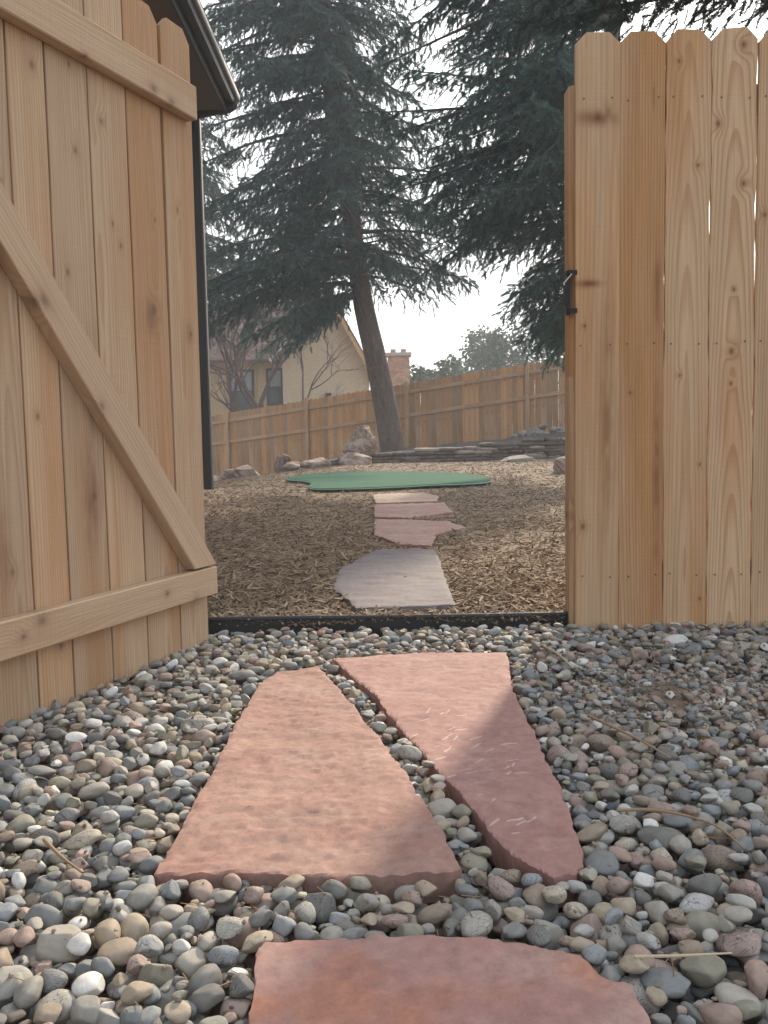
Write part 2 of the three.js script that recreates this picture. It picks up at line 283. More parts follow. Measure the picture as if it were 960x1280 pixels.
// a flat flagstone: outline in plan (x, z), top at y, riven top face and broken rim
function slabGeo(outline, top, thick, seed, o = {}) {
  const P = outline.map(([x, z]) => new THREE.Vector2(x, z)), pts = [], step = o.step ?? 0.009;
  for (let i = 0; i < P.length; i++) { const a = P[i], b = P[(i + 1) % P.length], n = Math.max(2, Math.round(a.distanceTo(b) / step)); const nx = b.y - a.y, nz = -(b.x - a.x), L = Math.hypot(nx, nz) || 1; for (let k = 0; k < n; k++) { const t = k / n, x = mix(a.x, b.x, t), z = mix(a.y, b.y, t), w = ((fbm(x * 45 + seed, z * 45, 95, 3) - 0.5) * 0.011 + (fbm(x * 7 + seed, z * 7, 96, 2) - 0.5) * 0.012) * (o.ragged ?? 1); pts.push([x + nx / L * w, z + nz / L * w]); } }
  const amp = o.amp ?? 0.006, kx = o.kx ?? 9, kz = o.kz ?? 15;
  const hf = (x, z) => {   // riven bedding: small scalloped ledges over a gentle swell
    const w = fbm(x * 5 + seed, z * 5, 90, 2) * 0.6, n = fbm(x * kx + seed + w, z * kz + w * 2, 97, 4) * 8, f = n - Math.floor(n);
    const rg = 1 - Math.abs(2 * fbm(x * kx * 2.6 + seed, z * kz * 3.1 + w * 4, 89, 3) - 1);
    return amp * ((Math.floor(n) + ss(0.72, 1, f)) / 6 - 0.75) + amp * 0.42 * (rg - 0.75) + amp * 0.3 * (fbm(x * 90, z * 100 + seed, 99, 2) - 0.5) + amp * 0.5 * (fbm(x * 2.2 + seed, z * 2.2, 98, 2) - 0.5);
  };
  let x0 = 9, x1 = -9, z0 = 99, z1 = -99; for (const [x, z] of pts) { x0 = Math.min(x0, x); x1 = Math.max(x1, x); z0 = Math.min(z0, z); z1 = Math.max(z1, z); }
  const c = o.cell ?? 0.0062, nx = Math.ceil((x1 - x0) / c) + 2, nz = Math.ceil((z1 - z0) / c) + 2, inside = new Uint8Array(nx * nz), id = new Int32Array(nx * nz).fill(-1), pos = [], idx = [], rim = [];
  for (let j = 0; j < nz; j++) { const z = z0 + (j - 0.5) * c, xs = []; for (let a = 0, b = pts.length - 1; a < pts.length; b = a++) if ((pts[a][1] > z) !== (pts[b][1] > z)) xs.push((pts[b][0] - pts[a][0]) * (z - pts[a][1]) / (pts[b][1] - pts[a][1]) + pts[a][0]); for (let i = 0; i < nx; i++) { const x = x0 + (i - 0.5) * c; let k = 0; for (const q of xs) if (x < q) k ^= 1; inside[j * nx + i] = k; } }
  const vert = (i, j) => {
    const k = j * nx + i; if (id[k] >= 0) return id[k];
    let x = x0 + (i - 0.5) * c, z = z0 + (j - 0.5) * c, e = 0;
    if (!inside[k]) { let bd = 9, bx = x, bz = z; for (let q = 0; q < pts.length; q++) { const a = pts[q], b = pts[(q + 1) % pts.length], dx = b[0] - a[0], dz = b[1] - a[1], t = clamp(((x - a[0]) * dx + (z - a[1]) * dz) / (dx * dx + dz * dz + 1e-12)), px = a[0] + dx * t, pz = a[1] + dz * t, d = (px - x) ** 2 + (pz - z) ** 2; if (d < bd) { bd = d; bx = px; bz = pz; } } x = bx; z = bz; e = 0.0012 + 0.004 * fbm(x * 60, z * 60, 94, 2) ** 2; }
    pos.push(x, top + hf(x, z) - e, z); return id[k] = pos.length / 3 - 1;
  };
  const edges = new Map();
  const tri = (a, b, d) => { idx.push(a, b, d); for (const [p, q] of [[a, b], [b, d], [d, a]]) { const r = q * 1e6 + p; if (edges.has(r)) edges.delete(r); else edges.set(p * 1e6 + q, [p, q]); } };
  for (let j = 0; j < nz - 1; j++) for (let i = 0; i < nx - 1; i++) { const k = j * nx + i; if (inside[k] || inside[k + 1] || inside[k + nx] || inside[k + nx + 1]) { const a = vert(i, j), b = vert(i + 1, j), d = vert(i, j + 1), e = vert(i + 1, j + 1); tri(a, d, b); tri(b, d, e); } }
  const low = new Map(), lay = [0.3, 0.62, 1], down = (v, l) => { const key = v * 4 + l; if (low.has(key)) return low.get(key); const x = pos[3 * v], y = pos[3 * v + 1], z = pos[3 * v + 2], out = 0.007 * (fbm(x * 45 + l * 7, z * 45 + l * 3, 93, 2) - 0.55), cx = (x0 + x1) / 2, cz = (z0 + z1) / 2, L = Math.hypot(x - cx, z - cz) || 1; pos.push(x + (x - cx) / L * out, mix(y, top - thick, lay[l]), z + (z - cz) / L * out); low.set(key, pos.length / 3 - 1); return pos.length / 3 - 1; };
  for (const [p, q] of [...edges.values()]) { let a = p, b = q; for (let l = 0; l < 3; l++) { const d = down(p, l), e = down(q, l); idx.push(a, d, b, b, d, e); a = d; b = e; } }
  const g = new THREE.BufferGeometry(); g.setAttribute('position', new THREE.Float32BufferAttribute(pos, 3)); g.setIndex(idx);
  return setUV(toCreasedNormals(g, 0.75), (x, y, z) => [x + 0.6, (z - (o.z0 ?? -2.75) + (y - top)) / 2.2]);
}
// sandstone seen over a 1 x 2 m tile
function sandstone(seed, a, b, o = {}) {
  const r = rng(seed), marks = [];
  for (const [x, z, n, sx, sz] of o.scratch ?? []) for (let k = 0; k < n; k++) marks.push([x + (r() - 0.5) * sx, z + (r() - 0.5) * sz, -0.7 + (r() - 0.5) * 1.2, 0.007 + r() * 0.012]);
  const t = texPair(o.res ?? 760, Math.round(2.2 * (o.res ?? 760)), (u, v) => {
    const x = u - 0.6, z = v * 2.2 - 2.75, X = u * 1, Z = v * 2.2;
    const n = fbm(X * 6 + seed, Z * 6, 101, 4), m = fbm(X * 70, Z * 70 + seed, 105, 3), l = fbm(X * 14 + seed, Z * 18, 107, 3);
    let c = mix3(a, b, clamp((n - 0.35) * 3)); c = mix3(c, o.c ?? [0.4, 0.3, 0.25], 0.28 * ss(0.5, 0.75, l));
    c = mix3(c, [0.2, 0.1, 0.085], 0.25 * ss(0.62, 0.8, fbm(X * 34, Z * 34 + seed, 111, 2)));
    if (o.rust) c = mix3(c, [0.45, 0.17, 0.07], o.rust * ss(0.55, 0.75, fbm(X * 7 + 9, Z * 9 + seed, 115, 3)));
    const k = 0.72 + 0.4 * m + 0.16 * v2(X * 400, Z * 400, 116); c = [c[0] * k, c[1] * k, c[2] * k];
    for (const [mx, mz, ang, L] of marks) { const dx = x - mx, dz = z - mz; if (Math.abs(dx) > 0.05 || Math.abs(dz) > 0.05) continue; const p = dx * Math.cos(ang) + dz * Math.sin(ang), q = -dx * Math.sin(ang) + dz * Math.cos(ang); if (Math.abs(p) < L && Math.abs(q) < 0.0022) c = mix3(c, [0.62, 0.5, 0.44], 0.7 * (0.4 + 0.6 * m)); }
    return [...c, 0.6 * l + 0.4 * m];
  });
  return new THREE.MeshStandardMaterial({ map: t.map, bumpMap: t.bumpMap, bumpScale: o.bs ?? 0.003, roughness: 0.85 });
}
const SLAB_L = [[-0.344, -1.297], [-0.344, -1.457], [-0.339, -1.688], [-0.334, -2.032], [-0.325, -2.297], [-0.299, -2.428], [-0.183, -2.471], [-0.117, -2.231], [-0.012, -1.85], [0.058, -1.519], [0.103, -1.291], [0.085, -1.276], [0.013, -1.273], [-0.067, -1.264], [-0.103, -1.283], [-0.22, -1.292]];
const SLAB_R = [[-0.159, -2.549], [0.084, -2.595], [0.348, -2.593], [0.306, -2.215], [0.311, -1.908], [0.305, -1.675], [0.292, -1.428], [0.285, -1.291], [0.266, -1.263], [0.228, -1.252], [0.181, -1.321], [0.147, -1.45], [0.056, -1.822], [-0.028, -2.169]];
const SLAB_B = [[-0.14, -0.62], [-0.153, -0.941], [-0.17, -1.079], [-0.161, -1.1], [-0.071, -1.112], [0.01, -1.11], [0.11, -1.101], [0.204, -1.071], [0.233, -1.048], [0.241, -1.019], [0.277, -0.999], [0.27, -0.7], [0.2, -0.58]];
solo('flagstone', slabGeo(SLAB_L, 0.036, 0.05, 501, { amp: 0.0105, kx: 9, kz: 12 }), sandstone(502, [0.305, 0.165, 0.13], [0.34, 0.198, 0.155], { bs: 0.004, c: [0.34, 0.25, 0.205] }), 'wide rough tan-red sandstone slab tapering towards the gateway', 'flagstone', 'path flagstones');
solo('flagstone', slabGeo(SLAB_R, 0.036, 0.05, 503, { amp: 0.007, kx: 6, kz: 9 }), sandstone(504, [0.32, 0.172, 0.146], [0.35, 0.2, 0.17], { bs: 0.003, c: [0.45, 0.28, 0.24], scratch: [[0.17, -1.72, 16, 0.16, 0.2], [0.2, -1.55, 8, 0.1, 0.3], [0.13, -1.95, 12, 0.2, 0.2]] }), 'smooth pink sandstone slab with pale chisel scratches, narrowing to a point', 'flagstone', 'path flagstones');
solo('flagstone', slabGeo(SLAB_B, 0.036, 0.05, 505, { amp: 0.007, kx: 6, kz: 9 }), sandstone(506, [0.32, 0.165, 0.14], [0.35, 0.195, 0.165], { bs: 0.003, rust: 0.4 }), 'smooth red sandstone slab with a rusty stain and notched corner', 'flagstone', 'path flagstones');
{
  const grey = sandstone(508, [0.165, 0.138, 0.138], [0.195, 0.165, 0.165], { res: 256, bs: 0.003, c: [0.21, 0.19, 0.195] }), pinkish = sandstone(509, [0.35, 0.2, 0.165], [0.39, 0.25, 0.205], { res: 256, bs: 0.003 }), tan = sandstone(510, [0.36, 0.25, 0.19], [0.4, 0.29, 0.22], { res: 256, bs: 0.003 });
  const o = { step: 0.03, cell: 0.018, amp: 0.008 };
  solo('flagstone', slabGeo(F1, 0.074, 0.06, 511, { ...o, z0: -4.9 }), grey, 'large grey-pink flagstone lying in the mulch just inside the gateway', 'flagstone', 'path flagstones');
  solo('flagstone', slabGeo(F2, 0.074, 0.05, 512, { ...o, z0: -6.6 }), pinkish, 'pink flagstone in the mulch, with a pointed corner', 'flagstone', 'path flagstones');
  solo('flagstone', slabGeo(F3, 0.074, 0.05, 513, { ...o, z0: -7.9 }), pinkish, 'pink flagstone between the pointed one and the one by the green', 'flagstone', 'path flagstones');
  solo('flagstone', slabGeo(F4, 0.074, 0.05, 514, { ...o, z0: -9.2 }), tan, 'pale tan flagstone touching the edge of the putting green', 'flagstone', 'path flagstones');
}
{
  const crv = new THREE.CatmullRomCurve3(TURF.map(([x, z]) => new THREE.Vector3(x, 0, z)), true, 'centripetal'), pts = crv.getPoints(120);
  const green = thing('putting_green', 'kidney-shaped green artificial turf putting green with a pale rim', 'putting green');
  const turfT = texPair(512, 512, (u, v) => { const n = fbm(u * 60, v * 60, 121, 3), m = fbm(u * 5, v * 5, 125, 3), k = 0.6 + 0.5 * n + 0.3 * m; return [0.008 * k, 0.092 * k, 0.044 * k, n]; });
  const s = new THREE.Shape(pts.map((p) => new THREE.Vector2(p.x, -p.z)));
  let g = new THREE.ExtrudeGeometry(s, { depth: 0.02, bevelEnabled: true, bevelSize: 0.006, bevelThickness: 0.006, bevelSegments: 2 }); g.rotateX(-Math.PI / 2);
  const p = g.attributes.position; for (let i = 0; i < p.count; i++) p.setY(i, p.getY(i) + yardY(p.getX(i), p.getZ(i)) + 0.02);
  g.computeVertexNormals(); setUV(g, (x, y, z) => [x, z]);
  part(green, 'turf', g, new THREE.MeshStandardMaterial({ map: turfT.map, bumpMap: turfT.bumpMap, bumpScale: 0.006, roughness: 1 }));
  part(green, 'rim', new THREE.TubeGeometry(new THREE.CatmullRomCurve3(pts.slice(0, -1).map((q) => new THREE.Vector3(q.x, yardY(q.x, q.z) + 0.034, q.z)), true), 240, 0.009, 6, true), mat([0.4, 0.45, 0.4], 0.8));
}

// ---------------------------------------------------------------- gravel bed: pebbles dropped one by one on a height map
function pebbleGeo(seed, det = 4, ang = 0.3) {
  let g = new THREE.IcosahedronGeometry(1, det); g.deleteAttribute('normal'); g.deleteAttribute('uv'); g = mergeVertices(g, 1e-4);
  const p = g.attributes.position, v = new THREE.Vector3(), r = rng(seed), cuts = [];
  for (let k = 0; k < 7; k++) cuts.push([new THREE.Vector3(r() - 0.5, r() - 0.5, r() - 0.5).normalize(), 0.6 + 0.32 * r()]);
  for (let i = 0; i < p.count; i++) {
    v.fromBufferAttribute(p, i); const d = v.clone();
    v.multiplyScalar(1 + 0.34 * (vn(d.x * 1.1 + seed * 7, d.y * 1.1, d.z * 1.1) - 0.5) + 0.1 * (vn(d.x * 3 + seed, d.y * 3, d.z * 3) - 0.5));
    for (const [n, h] of cuts) { const t = v.dot(n) - h; if (t > 0) v.addScaledVector(n, -t * ang * 2.2); }   // worn flat faces
    p.setXYZ(i, v.x, v.y, v.z);
  }
  g.computeVertexNormals(); return setUV(g, (x, y, z) => [x * 0.35 + y * 0.2 + 0.5, z * 0.35 + y * 0.13 + 0.5]);
}
const PAL = [[0.27, 0.255, 0.23], [0.215, 0.21, 0.2], [0.33, 0.305, 0.265], [0.34, 0.28, 0.21], [0.26, 0.205, 0.155], [0.31, 0.235, 0.2], [0.185, 0.19, 0.19], [0.24, 0.25, 0.255], [0.39, 0.375, 0.35], [0.24, 0.225, 0.175], [0.16, 0.152, 0.14], [0.33, 0.24, 0.2], [0.58, 0.565, 0.54], [0.42, 0.37, 0.29]];
const gravelFloor = (x, z) => { const q = Math.exp(-(((x - 0.72) / 0.3) ** 2) - (((z + 2.2) / 0.3) ** 2)); return -0.036 + 0.055 * q * (0.6 + 0.8 * fbm(x * 9, z * 9, 133, 3)) + 0.008 * (fbm(x * 5, z * 5, 131, 3) - 0.5); };
{
  const dirt = texPair(512, 512, (u, v) => { const n = fbm(u * 30, v * 30, 135, 5), m = fbm(u * 6, v * 6, 139, 3), k = 0.5 + 0.8 * n; return [0.2 * k * (0.8 + 0.4 * m), 0.15 * k * (0.8 + 0.4 * m), 0.11 * k * (0.8 + 0.4 * m), n]; });
  const bed = structure('gravel_bed', gridSheet(-2.4, 3.2, 0.6, -2.99, 140, 100, (x, z) => gravelFloor(x, z)), new THREE.MeshStandardMaterial({ map: dirt.map, bumpMap: dirt.bumpMap, bumpScale: 0.01, roughness: 1 }));
  const X0 = -1.45, X1 = 1.75, Z0 = -2.965, Z1 = -0.62, C = 0.005, NX = Math.ceil((X1 - X0) / C), NZ = Math.ceil((Z1 - Z0) / C);
  const Hm = new Float32Array(NX * NZ), own = new Int32Array(NX * NZ).fill(-1), block = new Uint8Array(NX * NZ);
  for (let j = 0; j < NZ; j++) for (let i = 0; i < NX; i++) { const x = X0 + (i + 0.5) * C, z = Z0 + (j + 0.5) * C, k = j * NX + i; Hm[k] = gravelFloor(x, z); if (inPoly(x, z, SLAB_L) || inPoly(x, z, SLAB_R) || inPoly(x, z, SLAB_B)) block[k] = 1; }
  const r = rng(777), peb = [];
  const tries = 25000;
  for (let n = 0; n < tries; n++) {
    const patch = (x, z) => Math.exp(-(((x - 0.72) / 0.3) ** 2) - (((z + 2.2) / 0.26) ** 2));
    const big = n < 2500 ? 0.4 : n < 13500 ? 1 : n < 16000 ? 0.8 : n < 21000 ? 0.55 : 0.36, u = r();
    const a0 = (0.0155 + 0.013 * u * u * u + (u > 0.988 ? 0.009 : 0)) * big, el = 0.55 + 0.42 * r(), fl = 0.4 + 0.34 * r();
    let best = null;
    for (let t = 0; t < 4; t++) {
      const x = X0 + 0.03 + r() * (X1 - X0 - 0.06), z = Z0 + 0.02 + r() * (Z1 - Z0 - 0.04), yaw = r() * 6.283;
      const pa = patch(x, z); if (pa > 0.3 && (r() < pa * 0.5 || a0 > 0.0165)) continue;
      const dist = Math.hypot(x, z); if (Math.abs(x) > 0.5 * -z + 0.35) continue;
      const a = a0, b = a0 * el, c = a0 * fl, cy = Math.cos(yaw), sy = Math.sin(yaw), i0 = Math.floor((x - a - X0) / C), i1 = Math.ceil((x + a - X0) / C), j0 = Math.floor((z - a - Z0) / C), j1 = Math.ceil((z + a - Z0) / C);
      let y = -1, bad = 0, low = 9;
      for (let j = Math.max(0, j0); j <= Math.min(NZ - 1, j1); j++) for (let i = Math.max(0, i0); i <= Math.min(NX - 1, i1); i++) {
        const dx = X0 + (i + 0.5) * C - x, dz = Z0 + (j + 0.5) * C - z, p = (dx * cy + dz * sy) / a, q = (-dx * sy + dz * cy) / b, e = p * p + q * q; if (e > 1) continue;
        const k = j * NX + i; if (block[k]) { if (e < 0.85) bad = 1; continue; }
        const yy = Hm[k] + c * Math.sqrt(1 - e); if (yy > y) y = yy; if (Hm[k] < low) low = Hm[k];
      }
      if (bad || y < -0.5) continue;
      if (!best || y - c < best.y - best.c) best = { x, z, y, a, b, c, yaw, pa };
    }
    if (!best) continue;
    best.y -= best.c * (0.3 + 0.25 * best.pa);
    if (best.y + best.c > (n < 13500 ? 0.046 : n < 16000 ? 0.038 : n < 21000 ? 0.03 : 0.026) + 0.012 * (fbm(best.x * 4, best.z * 4, 141, 2) - 0.5)) continue;
    const id = peb.length, { x, z, y, a, b, c, yaw } = best, cy = Math.cos(yaw), sy = Math.sin(yaw);
    best.own = 0; peb.push(best);
    for (let j = Math.max(0, Math.floor((z - a - Z0) / C)); j <= Math.min(NZ - 1, Math.ceil((z + a - Z0) / C)); j++) for (let i = Math.max(0, Math.floor((x - a - X0) / C)); i <= Math.min(NX - 1, Math.ceil((x + a - X0) / C)); i++) {
      const dx = X0 + (i + 0.5) * C - x, dz = Z0 + (j + 0.5) * C - z, p = (dx * cy + dz * sy) / a, q = (-dx * sy + dz * cy) / b, e = p * p + q * q; if (e > 1) continue;
      const k = j * NX + i, t = y + c * Math.sqrt(1 - e); if (t > Hm[k]) { Hm[k] = t; own[k] = id; }
    }
  }
  for (const k of own) if (k >= 0) peb[k].own++;
  console.log('pebbles', peb.length);
  const geos = Array.from({ length: 12 }, (_, k) => pebbleGeo(600 + k, 5, [0.44, 0.3, 0.2][k % 3]));
  const grain = [texPair(128, 128, (u, v) => { const n = fbm(u * 10, v * 10, 151, 4), m = v2(u * 60, v * 60, 155), k = 0.72 + 0.4 * n + 0.16 * m; return [k * 0.9, k * 0.9, k * 0.88, n]; }),
    texPair(128, 128, (u, v) => { const m = v2(u * 44, v * 44, 158), q = v2(u * 30 + 4, v * 30, 159), k = 0.85 - (m > 0.74 ? 0.4 : 0) + (q > 0.78 ? 0.3 : 0); return [k, k, k, m]; }),
    texPair(128, 128, (u, v) => { const n = fbm(u * 5, v * 5, 161, 3), s = Math.abs(Math.sin((u * 3 + v * 9 + n * 5) * 3)), k = 0.8 + 0.1 * s + 0.2 * (n - 0.5); return [k, k * 0.98, k * 0.95, n]; })];
  const ms = []; PAL.forEach((c, i) => { for (let v = 0; v < 2; v++) { const t = grain[(i + v * 2) % 3]; ms.push(new THREE.MeshStandardMaterial({ color: lin(c[0] * 1.12, c[1] * 1.12, c[2] * 1.12), map: t.map, bumpMap: t.bumpMap, bumpScale: 0.0003, roughness: 0.75 })); } });
  const score = (p) => { const d2 = p.x * p.x + p.z * p.z + 0.35, inF = -p.z > 1.0 && Math.abs(p.x) < 0.418 * -p.z; return inF ? p.own / d2 : -1; };
  const order = peb.map((p, i) => [score(p), i]).sort((a, b) => b[0] - a[0]), solos = new Set(order.slice(0, 300).map((q) => q[1]));
  const r2 = rng(888), m4 = new THREE.Matrix4(), q = new THREE.Quaternion(), e = new THREE.Euler(0, 0, 0, 'YXZ'), V = new THREE.Vector3(), S = new THREE.Vector3(), col = new THREE.Color();
  const rest = peb.length - solos.size, im = new THREE.InstancedMesh(pebbleGeo(650, 4, 0.4), new THREE.MeshStandardMaterial({ map: grain[0].map, bumpMap: grain[0].bumpMap, bumpScale: 0.0003, roughness: 0.78 }), rest);
  let k = 0;
  peb.forEach((p, i) => {
    const tx = (r2() - 0.5) * 0.55, tz = (r2() - 0.5) * 0.55, ci = r2() < 0.05 ? 12 : Math.floor(r2() * 13.3) % 14, cc = ci === 12 && r2() < 0.6 ? 2 : ci, fl = Math.floor(r2() * 4);
    e.set(tx + (fl & 1 ? Math.PI : 0), -p.yaw, tz); q.setFromEuler(e); V.set(p.x, p.y, p.z); S.set(p.a * 1.06, p.c * 1.1, p.b * 1.06);
    if (solos.has(i)) { const o = part(bed, 'pebble', geos[Math.floor(r2() * 12)], ms[cc * 2 + (r2() < 0.5 ? 0 : 1)]); o.position.copy(V); o.quaternion.copy(q); o.scale.copy(S); } else { m4.compose(V, q, S); im.setMatrixAt(k, m4); const c = PAL[cc], w = 1.1 * (0.85 + 0.3 * r2()); col.setRGB(c[0] * w, c[1] * w, c[2] * w); im.setColorAt(k++, col); }
  });
  im.name = 'gravel_fill'; im.userData.kind = 'stuff'; bed.add(im);
  // fallen needles and grit lying on and between the pebbles
  const top = (x, z) => Hm[clamp(Math.floor((z - Z0) / C), 0, NZ - 1) * NX + clamp(Math.floor((x - X0) / C), 0, NX - 1)];
  const litter = (name, geo, n, mt, place) => { const it = new THREE.InstancedMesh(geo, mt, n), r3 = rng(n); for (let i = 0; i < n; i++) place(i, r3, it); it.name = name; it.userData.kind = 'stuff'; bed.add(it); };
  const spot = (r3, pr) => { for (let t = 0; t < 30; t++) { const x = X0 + r3() * (X1 - X0), z = Z0 + r3() * (Z1 - Z0); if (Math.abs(x) < 0.5 * -z + 0.35 && r3() < pr(x, z) && !block[clamp(Math.floor((z - Z0) / C), 0, NZ - 1) * NX + clamp(Math.floor((x - X0) / C), 0, NX - 1)]) return [x, z]; } return [0.72, -2.2]; };
  const dirtP = (x, z) => Math.exp(-(((x - 0.72) / 0.34) ** 2) - (((z + 2.2) / 0.32) ** 2));
  litter('needle_litter', new THREE.CylinderGeometry(0.0007, 0.0007, 1, 4).rotateZ(Math.PI / 2), 1700, mat([1, 1, 1], 0.95), (i, r3, it) => { const [x, z] = spot(r3, (a, b) => 0.12 + 0.75 * dirtP(a, b) + 0.25 * ss(0.2, 0.7, a) * ss(-1.2, -2.2, b)), L = 0.012 + 0.022 * r3(); m4.compose(V.set(x, top(x, z) + 0.002, z), q.setFromEuler(e.set((r3() - 0.5) * 0.3, r3() * 6.28, (r3() - 0.5) * 0.7)), S.set(L, 1, 1)); it.setMatrixAt(i, m4); const k = 0.6 + 0.8 * r3(); it.setColorAt(i, col.setRGB(0.3 * k, 0.19 * k, 0.105 * k)); });
  litter('grit', new THREE.IcosahedronGeometry(1, 0), 5200, mat([1, 1, 1], 0.95), (i, r3, it) => { const [x, z] = spot(r3, (a, b) => 0.1 + 0.9 * dirtP(a, b)), s = 0.0012 + 0.0034 * r3() ** 2; m4.compose(V.set(x, top(x, z) + s * 0.5, z), q.setFromEuler(e.set(r3() * 6, r3() * 6, r3() * 6)), S.set(s * 1.3, s * 0.8, s)); it.setMatrixAt(i, m4); const k = 0.5 + 0.9 * r3(); it.setColorAt(i, col.setRGB(0.24 * k, 0.195 * k, 0.155 * k)); });
  // bleached stone chips showing under the gate
  const white = mat([0.72, 0.72, 0.72], 0.7);
  for (const [x, z, s] of [[-0.6, -2.52, 0.022], [-0.655, -2.4, 0.02], [-0.69, -2.25, 0.022]]) { const o = part(bed, 'pebble', geos[3], white); o.position.set(x, 0.032, z); o.scale.set(s, s * 0.6, s * 0.5); o.rotation.set(0.6, 0.5, 0.4); }
}

// ---------------------------------------------------------------- cedar fence beside the gateway
{
  const f = thing('cedar_fence', 'tall dog-eared cedar picket fence beside the gateway with a black latch', 'fence');
  const H = 1.872, z = -2.924;
  const spec = [
    { c: 0.677, w: 0.1375, top: 1.874, o: { tone: 1.06, px: 0.12, d0: 0.08, warm: 0.55, sp: 0.012, ringK: 0.25, knots: [[-0.04, 0.99, 0.006], [-0.045, 0.36, 0.009]], smears: [[0.0, 1.62, 0.06, 0.022, 0.8], [0.03, 1.63, 0.02, 0.03, 0.5], [-0.03, 1.12, 0.05, 0.012, 0.9], [0.03, 0.7, 0.022, 0.4, 0.45]] } },
    { c: 0.817, w: 0.1405, top: 1.874, o: { tone: 1.0, px: -0.1, d0: 0.05, warm: 0.68, sp: 0.008, ringK: 0.5, knots: [[-0.035, 0.78, 0.005]], smears: [[0.05, 0.5, 0.012, 0.3, 0.7], [0.05, 1.1, 0.012, 0.12, 0.6], [0.035, 1.68, 0.004, 0.03, 0.8]] } },
    { c: 0.9575, w: 0.1385, top: 1.876, o: { px: 0.0, d0: 0.03, tilt: 0.022, tone: 1.08, warm: 0.42, sp: 0.0085, ringK: 0.4, knots: [[-0.03, 1.78, 0.006], [0.03, 1.47, 0.006], [-0.02, 0.83, 0.005], [0.045, 0.55, 0.004], [0.05, 0.12, 0.005]] } },
    { c: 1.099, w: 0.139, top: 1.88, o: { px: 0.005, d0: 0.02, tilt: 0.035, tone: 1.12, warm: 0.3, sp: 0.0075, ringK: 0.5, knots: [[0.025, 1.82, 0.011], [-0.05, 1.59, 0.009], [0.03, 1.41, 0.009], [0.0, 0.9, 0.008], [0.005, 1.09, 0.005], [0.0, 0.8, 0.005]] } },
    { c: 1.241, w: 0.139, top: 1.872, o: { px: 0.05, d0: 0.05, warm: 0.62, knots: [[-0.045, 1.32, 0.007], [0.02, 0.6, 0.008]] } },
    { c: 1.381, w: 0.134, top: 1.87, o: {} }];
  const mats = spec.map((s, i) => cedar(520 + i, s.w, H, 128, 1280, s.o));
  const nail = new THREE.CylinderGeometry(0.0026, 0.0026, 0.004, 8).rotateX(Math.PI / 2), r = rng(530);
  for (let i = 0; i < 19; i++) {
    const s = spec[i] ?? { c: 1.381 + (i - 5) * 0.141, w: 0.134, top: 1.86 + 0.02 * r() };
    const b = part(f, 'picket', picketGeo(s.w, s.top, 0.016, 540 + i, 0.034, i < 2 ? 0.0006 : 0.003, 26), mats[i < 6 ? i : 2 + i % 4]);
    b.position.set(s.c, -0.005, z); b.rotation.z = (r() - 0.5) * 0.004;
    if (i < 6) for (const y of [1.675, 0.93, 0.2]) for (const dx of [-0.045, 0.045]) { const n = part(b, 'nail', nail, nailMetal); n.position.set(dx + (r() - 0.5) * 0.014, y + (r() - 0.5) * 0.01, 0.0085); }
  }
  const railM = cedar(560, 0.09, 2.5, 64, 512, { flat: true });
  const rg = setUV(bar(2.58, 0.089, 0.038), (x, y, zz) => [y / 0.09 + zz * 3, x / 2.5]);
  for (const y of [0.2, 0.93, 1.67]) { const o = part(f, 'rail', rg, railM); o.position.set(1.975, y, z - 0.0275); }
  const pg = setUV(bar(1.78, 0.09, 0.09, 0.012), (x, y, zz) => [y / 0.09 + zz * 5, x / 2.5]); pg.rotateZ(Math.PI / 2);
  const post = part(f, 'post', pg, railM); post.position.set(0.6405, 0.83, z - 0.054);
  const p2 = part(f, 'post', pg, railM); p2.position.set(3.3, 0.83, z - 0.054);
  const latch = part(f, 'latch', mergeGeometries([box(0.012, 0.15, 0.03, 0, 0, 0), box(0.03, 0.016, 0.006, 0.014, 0.068, 0.018), box(0.03, 0.016, 0.006, 0.014, -0.062, 0.018), box(0.012, 0.07, 0.022, -0.01, -0.01, 0.01)]), blackMetal);
  latch.scale.set(0.9, 0.9, 0.9); latch.position.set(0.589, 1.09, z - 0.008 + 0.001);
  const pin = part(latch, 'latch_arm', new THREE.CylinderGeometry(0.003, 0.003, 0.045, 8), mat([0.4, 0.4, 0.4], 0.4, { metalness: 1 })); pin.position.set(-0.005, 0.045, 0.024); pin.rotation.z = -0.7;
}

